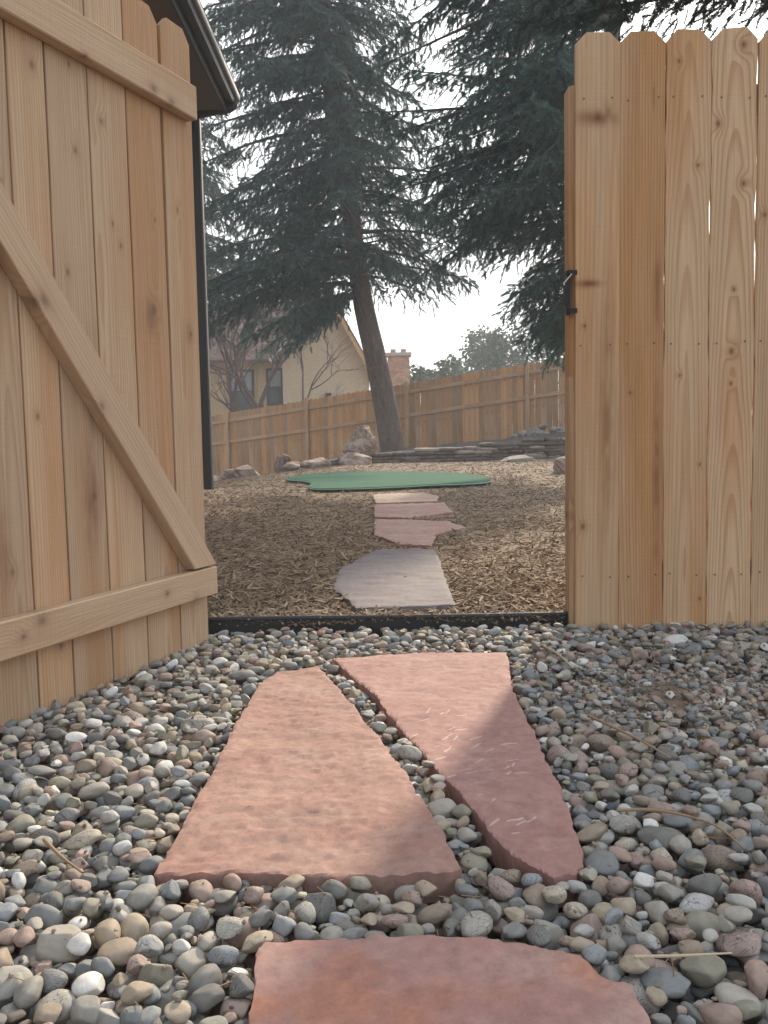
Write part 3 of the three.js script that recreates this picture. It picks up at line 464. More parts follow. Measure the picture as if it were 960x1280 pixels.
// ---------------------------------------------------------------- open cedar gate
{
  const gate = thing('cedar_gate', 'open cedar gate with diagonal brace, its framed side turned to the path', 'gate', [-0.552, 0, -2.824], 0);
  // local x runs from the hinge end towards the viewer, local z is the framed face
  const dir = new THREE.Vector3(-0.352, 0, 0.936), nrm = new THREE.Vector3(0.936, 0, 0.352);
  gate.quaternion.setFromRotationMatrix(new THREE.Matrix4().makeBasis(dir.clone().multiplyScalar(-1), new THREE.Vector3(0, 1, 0), nrm));
  const edges = [0, 0.155, 0.318, 0.475, 0.63, 0.755, 0.885, 1.02, 1.16], r = rng(570);
  const ks = [[[-0.03, 0.2, 0.006], [0.03, 0.95, 0.008], [-0.02, 1.3, 0.007]], [[0.01, 1.0, 0.012], [0.03, 1.25, 0.006]], [[-0.02, 0.75, 0.008], [0.03, 1.15, 0.007], [0.0, 1.2, 0.006], [-0.03, 1.45, 0.008]], [[0.03, 0.5, 0.012], [-0.03, 1.05, 0.008], [0.02, 1.35, 0.008], [0.01, 1.55, 0.006]], [[0.02, 0.15, 0.009], [-0.02, 0.7, 0.007], [0.02, 1.5, 0.01]], [[0, 0.35, 0.008], [0.02, 1.2, 0.007]], null, null];
  const sm2 = [[[0.02, 0.95, 0.02, 0.03, 0.5]], [[0.0, 0.98, 0.03, 0.05, 0.8]], [], [[0.02, 0.5, 0.03, 0.12, 0.9], [0.04, 0.75, 0.02, 0.1, 0.6]], [], [[-0.02, 0.4, 0.02, 0.1, 0.5]], [], []];
  for (let i = 0; i < 8; i++) {
    const w = edges[i + 1] - edges[i] - 0.006, o = part(gate, 'picket', picketGeo(w, 1.835 - 0.006 * r(), 0.016, 575 + i, 0.034, 0.0009, 14), cedar(590 + i, w, 1.83, 112, 1024, { knots: ks[i] ?? undefined, smears: sm2[i], warm: 0.5 + 0.34 * (r() - 0.5), tone: 0.88 + 0.24 * r(), ringK: 0.42, sp: 0.007 + 0.004 * r(), grey: 0.24 }));
    o.position.set(-(edges[i] + edges[i + 1]) / 2, 0.018, -0.008); o.rotation.z = (i === 0 ? -0.006 : 0);
  }
  const fm = (s) => cedar(s, 0.09, 1.2, 64, 768, { flat: s > 603, warm: 0.3, ringK: 0.3, grey: 0.35, tone: 1.02 });
  const frameBar = (len, h, m, name) => part(gate, name, setUV(bar(len, h, 0.038, 0.003), (x, y, z) => [y / 0.1 + 0.5 + z * 4, x / 1.3 + 0.5]), m);
  const tr = frameBar(1.15, 0.095, fm(601), 'rail'); tr.position.set(-0.6, 1.637, 0.0195);
  const br = frameBar(1.165, 0.086, fm(602), 'rail'); br.position.set(-0.587, 0.228, 0.0195); br.rotation.z = -0.006;
  // diagonal brace cut to sit on the bottom rail
  const a = new THREE.Vector2(-0.062, 0.272), b = new THREE.Vector2(-0.93, 1.262), u = b.clone().sub(a).normalize(), n = new THREE.Vector2(u.y, -u.x), hw = 0.0455;
  const y0 = 0.274, xAt = (off) => { const q = a.clone().addScaledVector(n, off); return q.x + u.x * (y0 - q.y) / u.y; };
  const s = new THREE.Shape(); s.moveTo(xAt(hw), y0); s.lineTo(b.x + n.x * hw, b.y + n.y * hw); s.lineTo(b.x - n.x * hw, b.y - n.y * hw); s.lineTo(xAt(-hw), y0); s.closePath();
  const bg = new THREE.ExtrudeGeometry(s, { depth: 0.034, bevelEnabled: true, bevelThickness: 0.002, bevelSize: 0.002, bevelOffset: -0.002, bevelSegments: 1 }); bg.translate(0, 0, 0.002);
  setUV(bg, (x, y, z) => { const dx = x - a.x, dy = y - a.y; return [(dx * n.x + dy * n.y) / 0.1 + 0.5 + z * 3, (dx * u.x + dy * u.y) / 1.4]; });
  part(gate, 'brace', bg, fm(603));
  const mr = frameBar(0.32, 0.09, fm(604), 'rail'); mr.position.set(-1.012, 1.08, 0.0195);
  const hp = thing('gate_post', 'square cedar post carrying the open gate', 'post', [-0.66, 0, -2.92]);
  const hg = setUV(bar(1.9, 0.09, 0.09, 0.008), (x, y, z) => [y / 0.1 + z * 4, x / 2]); hg.rotateZ(Math.PI / 2); const hm = part(hp, 'shaft', hg, fm(605)); hm.position.y = 0.85;
}

// ---------------------------------------------------------------- house on the left: wall, eave, gutter, downspout
{
  const h = thing('house', 'dark-trimmed house with deep eave, gutter and downspout behind the gate', 'house');
  const stucco = texPair(256, 256, (u, v) => { const n = fbm(u * 40, v * 40, 171, 4), k = 0.85 + 0.3 * n; return [0.3 * k, 0.25 * k, 0.19 * k, n]; });
  part(h, 'wall', setUV(box(3, 3.86, 9.2, -3.36, 1.93, -4.75), (x, y, z) => [z, y]), new THREE.MeshStandardMaterial({ map: stucco.map, bumpMap: stucco.bumpMap, bumpScale: 0.004, roughness: 0.95 }));
  const dark = mat([0.03, 0.028, 0.026], 0.55), soff = mat([0.11, 0.085, 0.06], 0.85), trim = mat([0.035, 0.035, 0.037], 0.5);
  part(h, 'soffit', box(0.36, 0.02, 9.5, -1.68, 3.87, -4.75), soff);
  part(h, 'fascia', box(0.024, 0.2, 9.5, -1.488, 3.94, -4.75), dark);
  part(h, 'eave_return', box(0.37, 0.19, 0.024, -1.685, 3.955, -9.513), dark);
  const gs = new THREE.Shape(); gs.moveTo(0, 0); gs.lineTo(0.075, 0); gs.lineTo(0.085, 0.04); gs.quadraticCurveTo(0.115, 0.05, 0.118, 0.085); gs.lineTo(0.118, 0.115); gs.lineTo(0.105, 0.115); gs.lineTo(0.105, 0.108); gs.lineTo(0.112, 0.108); gs.lineTo(0.112, 0.09); gs.quadraticCurveTo(0.108, 0.056, 0.08, 0.046); gs.lineTo(0.07, 0.006); gs.lineTo(0.006, 0.006); gs.lineTo(0.006, 0.115); gs.lineTo(0, 0.115); gs.closePath();
  const gg = new THREE.ExtrudeGeometry(gs, { depth: 9.5, bevelEnabled: false }); const gut = part(h, 'gutter', gg, mat([0.03, 0.028, 0.027], 0.42)); gut.position.set(-1.474, 3.92, -9.5);
  const rs = new THREE.Shape(); rs.moveTo(-1.36, 4.06); rs.lineTo(-4.9, 5.5); rs.lineTo(-4.9, 5.42); rs.lineTo(-1.5, 4.045); rs.closePath();
  const rg = new THREE.ExtrudeGeometry(rs, { depth: 9.6, bevelEnabled: false }); const rf = part(h, 'roof', rg, mat([0.09, 0.075, 0.065], 0.95)); rf.position.z = -9.56;
  const ds = part(h, 'downspout', mergeGeometries([bar(3.66, 0.115, 0.095, 0.012).rotateZ(Math.PI / 2).translate(0, 1.95, 0)]), trim); ds.position.set(-1.8, 0, -9.41);
  const el = part(ds, 'elbow', new THREE.TubeGeometry(new THREE.CatmullRomCurve3([new THREE.Vector3(0, 3.77, 0), new THREE.Vector3(0.02, 3.82, 0), new THREE.Vector3(0.2, 3.86, 0), new THREE.Vector3(0.38, 3.9, 0), new THREE.Vector3(0.4, 3.96, 0)]), 24, 0.04, 10), trim); void el;
}

// ---------------------------------------------------------------- neighbour's house beyond the fence
{
  const h = thing('neighbor_house', 'tan stucco house with brown gabled roof and brick chimney beyond the fence', 'house');
  const st = texPair(256, 256, (u, v) => { const n = fbm(u * 30, v * 30, 181, 4), k = 0.88 + 0.24 * n; return [0.62 * k, 0.5 * k, 0.35 * k, n]; });
  const sd = texPair(256, 64, (u, v) => { const n = fbm(u * 40, v * 6, 183, 3), k = 0.85 + 0.3 * n; return [0.56 * k, 0.42 * k, 0.24 * k, n]; });
  const stucco = new THREE.MeshStandardMaterial({ map: st.map, roughness: 0.95 }), siding = new THREE.MeshStandardMaterial({ map: sd.map, roughness: 0.9 });
  const shing = texPair(512, 512, (u, v) => { const row = Math.floor(v * 24), c = hash(Math.floor(u * 20 + (row % 2) * 0.5), row, 5), f = v * 24 - row, k = (0.7 + 0.6 * c) * (f < 0.12 ? 0.65 : 1); return [0.2 * k, 0.125 * k, 0.1 * k, f]; });
  const roofM = new THREE.MeshStandardMaterial({ map: shing.map, bumpMap: shing.bumpMap, bumpScale: 0.015, roughness: 0.95 });
  const trimW = mat([0.75, 0.72, 0.66], 0.7), soff = mat([0.62, 0.36, 0.16], 0.8), dark = mat([0.05, 0.045, 0.045], 0.6);
  // main block, vertical board siding
  part(h, 'wall', box(6, 4.2, 5, -6.5, 1.35, -37.2), stucco);
  for (let x = -9.35, i = 0; x < -3.62; x += 0.41, i++) part(h, 'siding_board', setUV(bar(4.1, 0.4, 0.03, 0.006).rotateZ(Math.PI / 2), (a, b, c) => [a + i * 0.37, b * 0.3]), siding).position.set(x, 1.35, -34.68);
  const mainRoof = new THREE.BufferGeometry();
  { const e0 = [-9.9, 3.42, -34.2], w = 8.4, R = [6.1, -38.4]; const P = [[e0[0], e0[1], e0[2]], [e0[0] + w, e0[1], e0[2]], [e0[0] + w, R[0], R[1]], [e0[0], R[0], R[1]], [e0[0], 3.42, -42], [e0[0] + w, 3.42, -42]], t = 0.12, pos = [], uv = [], idx = [];
    for (const dy of [0, -t]) P.forEach((p, i) => { pos.push(p[0], p[1] + dy, p[2]); uv.push(p[0] / 3, (i < 2 ? 0 : i < 4 ? 4.7 : 9.4) / 3); });
    const qd = (a, b, c, d) => idx.push(a, b, c, a, c, d); qd(0, 1, 2, 3); qd(3, 2, 5, 4); qd(7, 6, 9, 8); qd(8, 9, 10, 11); qd(6, 7, 1, 0); qd(1, 7, 8, 2); qd(2, 8, 11, 5); qd(4, 5, 11, 10); qd(9, 6, 0, 3); qd(10, 9, 3, 4);
    mainRoof.setAttribute('position', new THREE.Float32BufferAttribute(pos, 3)); mainRoof.setAttribute('uv', new THREE.Float32BufferAttribute(uv, 2)); mainRoof.setIndex(idx); mainRoof.computeVertexNormals(); }
  const roof = part(h, 'roof', mainRoof.toNonIndexed(), roofM); roof.geometry.computeVertexNormals();
  // gabled wing facing the yard
  const pk = [-1.95, 5.75], gl = -3.62, gr = -0.5, ey = (x) => pk[1] - Math.abs(x - pk[0]) * (x < pk[0] ? 1.2 : 1.85);
  const gs = new THREE.Shape(); gs.moveTo(gl, -0.7); gs.lineTo(gr, -0.7); gs.lineTo(gr, ey(gr)); gs.lineTo(pk[0], pk[1] - 0.1); gs.lineTo(gl, ey(gl)); gs.closePath();
  part(h, 'gable_wall', setUV(new THREE.ExtrudeGeometry(gs, { depth: 4, bevelEnabled: false }).translate(0, 0, -38), (x, y, z) => [x * 0.5 + z * 0.5, y * 0.5]), stucco);
  const slope = (x1, y1, m, name, up, z1, dep, th) => { const a = Math.atan2(y1 - pk[1], x1 - pk[0]), L = Math.hypot(x1 - pk[0], y1 - pk[1]); const o = part(h, name, setUV(box(L, th, dep, L / 2, up, 0), (x, y, z) => [z / 3, x / 3]), m); o.position.set(pk[0], pk[1], z1 - dep / 2); o.rotation.z = a; return o; };
  slope(-4.0, ey(-4.0), roofM, 'roof', 0.1, -33.4, 4.4, 0.05); slope(-0.2, ey(-0.2), roofM, 'roof', -0.1 + 0.2, -33.4, 4.4, 0.05);
  slope(-4.0, ey(-4.0), trimW, 'rake_board', 0.03, -33.42, 0.05, 0.17); slope(-0.2, ey(-0.2), soff, 'rake_board', 0.03, -33.42, 0.05, 0.17);
  slope(-0.25, ey(-0.25), soff, 'gable_soffit', 0.04, -33.48, 0.5, 0.03); slope(-3.95, ey(-3.95), trimW, 'gable_soffit', 0.04, -33.48, 0.5, 0.03);
  const win = (x, y, w, hh, z) => { const f = part(h, 'window', mergeGeometries([box(0.08, hh, 0.06, -w / 2, 0, 0), box(0.08, hh, 0.06, w / 2, 0, 0), box(w + 0.08, 0.08, 0.06, 0, hh / 2, 0), box(w + 0.08, 0.08, 0.06, 0, -hh / 2, 0), box(w, 0.06, 0.05, 0, -0.02, 0)]), dark); f.position.set(x, y, z + 0.03);
    const g1 = part(f, 'pane', box(w - 0.08, hh / 2 - 0.07, 0.012, 0, hh / 4, 0), mat([0.3, 0.33, 0.35], 0.25)), g2 = part(f, 'pane', box(w - 0.08, hh / 2 - 0.07, 0.012, 0, -hh / 4 - 0.02, 0), mat([0.05, 0.055, 0.06], 0.1)); void g1; void g2; };
  win(-5.22, 2.3, 0.85, 1.5, -34.66); win(-3.98, 2.42, 0.55, 1.3, -34.66);
  const lamp = part(h, 'wall_lamp', mergeGeometries([box(0.18, 0.3, 0.16, 0, 0, 0.08), box(0.24, 0.05, 0.22, 0, 0.17, 0.1)]), dark); lamp.position.set(-1.95, 1.93, -33.99);
  const brickT = texPair(256, 256, (u, v) => { const n = fbm(u * 20, v * 20, 191, 3), row = Math.floor(v * 16), c = hash(Math.floor(u * 6 + (row % 2) * 0.5), row, 8), k = (0.75 + 0.5 * c) * (0.8 + 0.4 * n); return [0.46 * k, 0.27 * k, 0.18 * k, n]; });
  const ch = part(h, 'chimney', setUV(box(0.84, 4.6, 0.9, 0.68, 1.3, -36.4), (x, y, z) => [x + z, y]), new THREE.MeshStandardMaterial({ map: brickT.map, roughness: 0.9 }));
  part(ch, 'chimney_cap', box(1.0, 0.12, 1.06, 0.68, 3.66, -36.4), mat([0.5, 0.46, 0.42], 0.8)); part(ch, 'flue', box(0.2, 0.16, 0.2, 0.48, 3.8, -36.4), mat([0.4, 0.25, 0.2], 0.8)); part(ch, 'flue', box(0.2, 0.16, 0.2, 0.88, 3.8, -36.4), mat([0.4, 0.25, 0.2], 0.8));
  part(h, 'wall', box(4, 3.0, 2.6, -1.4, 0.8, -37.9), stucco);
}

// ---------------------------------------------------------------- trees
const barkT = texPair(256, 512, (u, v) => { const n = fbm(u * 14, v * 10, 201, 4), p = fbm(u * 30, v * 60, 205, 3), k = 0.45 + 0.9 * n * (0.6 + 0.7 * p); return [0.15 * k, 0.115 * k, 0.095 * k, n * 0.6 + p * 0.4]; });
const barkMat = new THREE.MeshStandardMaterial({ map: barkT.map, bumpMap: barkT.bumpMap, bumpScale: 0.05, roughness: 1 });
const twigMat = mat([0.085, 0.065, 0.055], 1);
function taper(pts, r0, r1, seg = 8, n = 14, uvS = 1) {   // tapered tube through pts
  const c = new THREE.CatmullRomCurve3(pts), fr = c.computeFrenetFrames(n, false), pos = [], nor = [], uv = [], idx = [], L = c.getLength();
  for (let i = 0; i <= n; i++) { const t = i / n, p = c.getPointAt(t), r = mix(r0, r1, t), N = fr.normals[i], B = fr.binormals[i]; for (let k = 0; k <= seg; k++) { const a = k / seg * 6.2832, x = Math.cos(a), y = Math.sin(a), d = [N.x * x + B.x * y, N.y * x + B.y * y, N.z * x + B.z * y]; pos.push(p.x + r * d[0], p.y + r * d[1], p.z + r * d[2]); nor.push(...d); uv.push(k / seg * 2 * uvS, t * L * 0.5 * uvS); } }
  for (let i = 0; i < n; i++) for (let k = 0; k < seg; k++) { const a = i * (seg + 1) + k, b = a + seg + 1; idx.push(a, a + 1, b, b, a + 1, b + 1); }
  const g = new THREE.BufferGeometry(); g.setAttribute('position', new THREE.Float32BufferAttribute(pos, 3)); g.setAttribute('normal', new THREE.Float32BufferAttribute(nor, 3)); g.setAttribute('uv', new THREE.Float32BufferAttribute(uv, 2)); g.setIndex(idx); return g;
}
// one spruce shoot, 1 unit long along +y, bristling with needles
function sprigGeo(seed, n = 46, nl = 0.3, nw = 0.06) {
  const r = rng(seed), pos = [], idx = [];
  for (let i = 0; i < n; i++) {
    const t = i / n, a = i * 2.4 + r(), y = t * 0.95, l = nl * (0.6 + 0.6 * r()) * (1 - 0.3 * t), tiltY = 0.25 + 0.5 * r() + t * 0.3;
    const dx = Math.cos(a), dz = Math.sin(a), tx = -dz, tz = dx, b = pos.length / 3, w = nw * 0.5;
    pos.push(tx * w, y, tz * w, -tx * w, y, -tz * w, dx * l * 0.9, y + l * tiltY, dz * l * 0.9); idx.push(b, b + 1, b + 2);
  }
  const b = pos.length / 3; pos.push(-0.012, 0, 0, 0.012, 0, 0, 0, 1, 0); idx.push(b, b + 1, b + 2);
  const g = new THREE.BufferGeometry(); g.setAttribute('position', new THREE.Float32BufferAttribute(pos, 3)); g.setIndex(idx); g.computeVertexNormals(); return g;
}
const UP = new THREE.Vector3(0, 1, 0);
// branches: [origin, azimuth vector (x,z), length, rise, droop]
function conifer(tree, trunkPts, r0, r1, branches, seed, o = {}) {
  const r = rng(seed), wood = [], sprigs = [];
  part(tree, 'trunk', taper(trunkPts, r0, r1, 14, 28, 1), barkMat);
  const P = new THREE.Vector3(), T = new THREE.Vector3(), A = new THREE.Vector3(), q = new THREE.Quaternion(), side = new THREE.Vector3();
  for (const [org, az, len, rise, droop, dens = 1] of branches) {
    const dir = new THREE.Vector3(az[0], 0, az[1]).normalize(); side.set(-dir.z, 0, dir.x);
    const bend = (r() - 0.5) * 0.5, at = (t) => new THREE.Vector3().copy(org).addScaledVector(dir, len * t).addScaledVector(side, bend * len * t * t).addScaledVector(UP, len * (rise * t - droop * t * t + 0.22 * droop * t * t * t * t * t));
    wood.push(taper([0, 0.25, 0.5, 0.75, 1].map(at), 0.012 + len * 0.011, 0.004, 5, 8));
    const step = (o.step ?? 0.085) / dens;
    for (let s = len * (o.bare ?? 0.14); s < len; s += step * (0.7 + 0.6 * r())) {
      const t = s / len; P.copy(at(t)); T.copy(at(Math.min(1.02, t + 0.02))).sub(P).normalize();
      for (const sg of [-1, 1]) {
        if (r() < 0.08 || vn(P.x * 1.5 + seed, P.y * 1.7, P.z * 1.5) < (o.thin ?? 0.36)) continue;
        const l2 = (o.twig ?? 0.62) * (0.3 + 0.7 * (1 - t)) * (0.6 + 0.7 * r()) * Math.min(1, 0.45 + s * 0.6), hang = (o.hang ?? 0.75) * (0.5 + r());
        A.copy(T).multiplyScalar(0.75 + 0.3 * r()).addScaledVector(side, sg * (0.55 + 0.5 * r())).addScaledVector(UP, -hang * 0.55).normalize();
        const n2 = Math.max(2, Math.round(l2 / (o.gap ?? 0.1)));
        for (let k = 0; k <= n2; k++) {
          const u = k / n2, p = P.clone().addScaledVector(A, l2 * u).addScaledVector(UP, -hang * 0.35 * l2 * u * u);
          const d = A.clone().addScaledVector(UP, -hang * 0.5 * u - 0.1).add(new THREE.Vector3(r() - 0.5, (r() - 0.5) * 0.9, r() - 0.5).multiplyScalar(1.5)).normalize();
          sprigs.push([p, d, (o.sprig ?? 0.19) * (0.7 + 0.6 * r()), r()]);
        }
      }
    }
  }
  part(tree, 'branches', mergeGeometries(wood), twigMat);
  const im = new THREE.InstancedMesh(sprigGeo(seed + 1, o.needles ?? 60, 0.34, o.nw ?? 0.06), mat([1, 1, 1], 0.75), sprigs.length), m = new THREE.Matrix4(), S = new THREE.Vector3(), c = new THREE.Color(), tint = o.tint ?? [0.05, 0.078, 0.062], qq = new THREE.Quaternion();
  sprigs.forEach(([p, d, s, k], i) => { q.setFromUnitVectors(UP, d); qq.setFromAxisAngle(UP, k * 6.28); q.multiply(qq); m.compose(p, q, S.set(s, s, s)); im.setMatrixAt(i, m); const w = 0.65 + 0.7 * hash(i, seed, 3); c.setRGB(tint[0] * w * (0.85 + 0.3 * k), tint[1] * w, tint[2] * w); im.setColorAt(i, c); });
  im.name = 'crown'; im.userData.kind = 'stuff'; tree.add(im); console.log(tree.name, 'sprigs', sprigs.length);
}
const V3 = (x, y, z) => new THREE.Vector3(x, y, z);
function along(tp) { const c = new THREE.CatmullRomCurve3(tp); return (y) => { let a = 0, b = 1; for (let i = 0; i < 18; i++) { const m = (a + b) / 2; c.getPoint(m).y < y ? a = m : b = m; } return c.getPoint(a); }; }
{ // the leaning spruce in the planting bed
  const B = [0.2, 0.24, -20.3], t = thing('spruce_tree', 'leaning blue-green spruce rising from the dark planting bed', 'tree', B);
  const tp = [V3(0.02, -0.12, 0), V3(-0.05, 0.5, 0), V3(-0.31, 2.0, 0), V3(-0.56, 3.2, 0), V3(-0.93, 6.25, 0.1), V3(-1.3, 8.4, 0.2), V3(-1.55, 10.5, 0.2), V3(-1.75, 13, 0.2)], trunkAt = along(tp), r = rng(711), br = [];
  for (let y = 3.4; y < 12.4; y += 0.2) {
    const f = clamp((y - 3.3) / 10), n = 5;
    for (let k = 0; k < n; k++) {
      const a = (k + r() * 0.9) / n * 6.283 + y * 1.9, ca = Math.cos(a), left = clamp(0.5 - 0.5 * ca);
      const L = mix(2.4, 3.9, left) * (1 - 0.4 * f) * (0.6 + 0.55 * r());
      if (ca > 0.1 && y < 7 && r() < 0.4) continue;
      if (y < 4.2 && ca > -0.3) continue;
      br.push([trunkAt(y), [ca, Math.sin(a)], L, -0.1 + 0.4 * r(), 0.25 + 0.4 * r()]);
    }
  }
  // low boughs sweeping out over the fence
  br.push([trunkAt(3.55), [-0.95, 0.3], 1.7, -0.45, 0.4, 1.6], [trunkAt(3.6), [-0.8, 0.5], 1.5, -0.3, 0.5, 1.4], [trunkAt(3.9), [-1, 0.15], 4.2, 0.0, 0.4, 1.3], [trunkAt(4.1), [-0.9, 0.45], 4.3, -0.02, 0.36, 1.3], [trunkAt(4.0), [-0.8, -0.4], 4.0, 0.03, 0.42, 1.2], [trunkAt(4.5), [-1, 0.05], 4.3, 0.0, 0.36, 1.3]);
  for (const [y, z, L, dn] of [[4.0, 0.2, 2.5, 0.6], [4.35, -0.3, 3.0, 0.6], [4.7, 0.35, 3.2, 0.7], [5.1, 0.1, 3.4, 0.7], [5.5, -0.2, 3.2, 0.7], [3.8, -0.5, 2.0, 0.6], [6.0, 0.3, 3.3, 0.8]]) br.push([trunkAt(y), [1, z], L, 0.08, 0.32, dn]);
  conifer(t, tp, 0.275, 0.07, br, 712, { thin: 0.22, tint: [0.076, 0.135, 0.116], sprig: 0.18, hang: 0.9, twig: 0.7, step: 0.11, gap: 0.11 });
  // dead, pale, curling twigs low on the trunk
  const dead = []; for (let k = 0; k < 16; k++) { const p = trunkAt(4 + 4.6 * r()), a = 1.2 + (r() - 0.5) * 2.6, L = 0.9 + r() * 1.1, d = V3(Math.cos(a), 0, Math.sin(a)); dead.push(taper([p, p.clone().addScaledVector(d, L * 0.5).add(V3(0, 0.1, 0)), p.clone().addScaledVector(d, L * 0.9).add(V3((r() - 0.5) * 0.5, -0.25, 0)), p.clone().addScaledVector(d, L * 1.05).add(V3((r() - 0.5) * 0.9, -0.7 * r() - 0.2, 0))], 0.022, 0.006, 5, 10)); }
  part(t, 'dead_twigs', mergeGeometries(dead), mat([0.22, 0.18, 0.16], 1));
}
{ // a second spruce beyond the fence, on the left
  const B = [-6.6, -0.62, -29.5], t = thing('spruce_tree', 'tall spruce standing beyond the fence next to the tan house', 'tree', B);
  const tp = [V3(0, -0.1, 0), V3(0.05, 4, 0), V3(0, 8, 0), V3(0.05, 14, 0), V3(0, 17, 0)], r = rng(715), br = [];
  for (let y = 5.4; y < 16; y += 0.3) for (let k = 0; k < 5; k++) { const a = (k + r()) / 5 * 6.283 + y * 2.3; br.push([V3(0, y, 0), [Math.cos(a), Math.sin(a)], 3.7 * (1.05 - clamp((y - 5) / 14)) * (0.65 + 0.5 * r()), -0.05 + 0.3 * r(), 0.3 + 0.3 * r()]); }
  conifer(t, tp, 0.28, 0.05, br, 716, { tint: [0.075, 0.12, 0.1], sprig: 0.24, hang: 1.0, twig: 0.8, step: 0.16, gap: 0.16 });
}
{ // the spruce behind the cedar fence, boughs reaching left over the yard
  const B = [3.15, 0, -12.7], t = thing('spruce_tree', 'dark spruce behind the cedar fence, boughs hanging over the yard', 'tree', B);
  const tp = [V3(0, -0.15, 0), V3(0.02, 2, 0), V3(-0.02, 4.5, 0), V3(0.02, 7, 0), V3(0, 9.5, 0)], r = rng(721), br = [];
  for (let y = 2.1; y < 9; y += 0.17) {
    const L = y < 3.2 ? 1.55 : y < 3.7 ? 2.1 : y < 5.3 ? 3.0 : y < 6.0 ? 1.7 : 3.0, n = y > 5.3 && y < 6.0 ? 2 : 4;
    for (let k = 0; k < n; k++) { const a = Math.PI + (k + 0.5 - n / 2 + (r() - 0.5) * 0.9) * (2.5 / n); br.push([V3(0, y, 0), [Math.cos(a), Math.sin(a)], L * (0.65 + 0.45 * r()), 0.0 + 0.4 * r(), 0.2 + 0.45 * r()]); }
  }
  conifer(t, tp, 0.2, 0.05, br, 722, { tint: [0.07, 0.13, 0.112], sprig: 0.145, step: 0.09, gap: 0.09, twig: 0.55, hang: 0.9, thin: 0.28 });
}
{ // the spruce at the right, whose boughs overhang the fence top
  const B = [3.7, 0, -5.5], t = thing('spruce_tree', 'spruce whose dark boughs overhang the top of the cedar fence', 'tree', B);
  const tp = [V3(0, -0.15, 0), V3(0, 3, 0), V3(0.03, 6, 0), V3(0, 8, 0)], r = rng(731), br = [];
  for (let y = 3.12; y < 5.2; y += y < 3.8 ? 0.05 : 0.12) for (let k = 0; k < 3; k++) { const a = Math.PI - 0.04 - r() * 0.6; br.push([V3(0, y, 0), [Math.cos(a), Math.sin(a)], 2.75 * (0.75 + 0.3 * r()), 0.1 + 0.1 * r(), 0.1 + 0.08 * r()]); }
  conifer(t, tp, 0.18, 0.06, br, 732, { tint: [0.06, 0.1, 0.088], sprig: 0.11, step: 0.075, gap: 0.075, twig: 0.6, hang: 0.55, bare: 0.25, thin: 0.22 });
}
// bare shrubby tree in front of the neighbour's house
{
  const t = thing('bare_tree', 'leafless purplish-brown small tree beyond the fence, beside the tan house', 'tree', [-3.6, -0.55, -28.5]), r = rng(741), g = [];
  const grow = (p, d, len, rad2, depth) => {
    const e = p.clone().addScaledVector(d, len), m = p.clone().lerp(e, 0.5).add(V3(r() - 0.5, r() - 0.5, r() - 0.5).multiplyScalar(len * 0.18));
    g.push(taper([p, m, e], rad2, rad2 * 0.62, depth > 2 ? 7 : 4, depth > 2 ? 6 : 3)); if (depth === 0) return;
    const n = depth > 2 ? 3 : 3; for (let k = 0; k < n; k++) grow(k ? p.clone().lerp(e, 0.4 + 0.6 * r()) : e, d.clone().add(V3(r() - 0.5, (r() - 0.45) * 0.7, r() - 0.5).multiplyScalar(1.5)).normalize(), len * (0.6 + 0.2 * r()), rad2 * 0.55, depth - 1);
  };
  grow(V3(0.1, 0, 0), V3(-0.1, 1, 0).normalize(), 2.2, 0.13, 5); grow(V3(-0.2, 0, 0.1), V3(-0.32, 1, 0).normalize(), 2.4, 0.11, 4); grow(V3(0.3, 0, 0), V3(0.5, 1, 0.1).normalize(), 2.0, 0.07, 4);
  part(t, 'branches', mergeGeometries(g), mat([0.13, 0.095, 0.09], 1));
}
// leafy trees well beyond the fence
function leafy(pos, rx, ry, n, seed, tint, label) {
  const t = thing('leafy_tree', label, 'tree', pos, 0, 'trees beyond the back fence'), r = rng(seed), w = [taper([V3(0, -0.2, 0), V3(0.1, ry * 0.6, 0), V3(0, ry * 1.3, 0)], 0.16, 0.04, 7, 8)], leaf = [];
  for (let k = 0; k < 16; k++) { const a = r() * 6.28, h = ry * (0.5 + 0.8 * r()), e = V3(Math.cos(a) * rx * 0.8, h + ry * 0.3 * r(), Math.sin(a) * rx * 0.8); w.push(taper([V3(0, h * 0.7, 0), e.clone().multiplyScalar(0.5).add(V3(0, h * 0.4, 0)), e], 0.05, 0.01, 4, 5)); for (let i = 0; i < n / 16; i++) { const v = V3(r() - 0.5, r() - 0.5, r() - 0.5).normalize().multiplyScalar(Math.cbrt(r()) * rx * 0.42); leaf.push(e.clone().add(v)); } }
  part(t, 'trunk', mergeGeometries(w), barkMat);
  const lg = new THREE.BufferGeometry(); lg.setAttribute('position', new THREE.Float32BufferAttribute([0, 0, 0, 0.45, 0.12, 0.5, 0, 0.05, 1, -0.45, 0.12, 0.5], 3)); lg.setIndex([0, 1, 2, 0, 2, 3]); lg.computeVertexNormals();
  const im = new THREE.InstancedMesh(lg, mat([1, 1, 1], 0.8, { side: THREE.DoubleSide }), leaf.length), m = new THREE.Matrix4(), c = new THREE.Color();
  leaf.forEach((p, i) => { const s = 0.12 + 0.1 * r(); m.compose(p, new THREE.Quaternion().setFromEuler(new THREE.Euler(r() * 6, r() * 6, r() * 6)), V3(s, s, s)); im.setMatrixAt(i, m); const k = 0.7 + 0.6 * r(); c.setRGB(tint[0] * k, tint[1] * k, tint[2] * k); im.setColorAt(i, c); });
  im.name = 'crown'; im.userData.kind = 'stuff'; t.add(im);
}
leafy([4.3, -0.4, -42], 1.7, 2.6, 3600, 751, [0.1, 0.14, 0.06], 'small pale green leafy tree whose top shows above the fence');
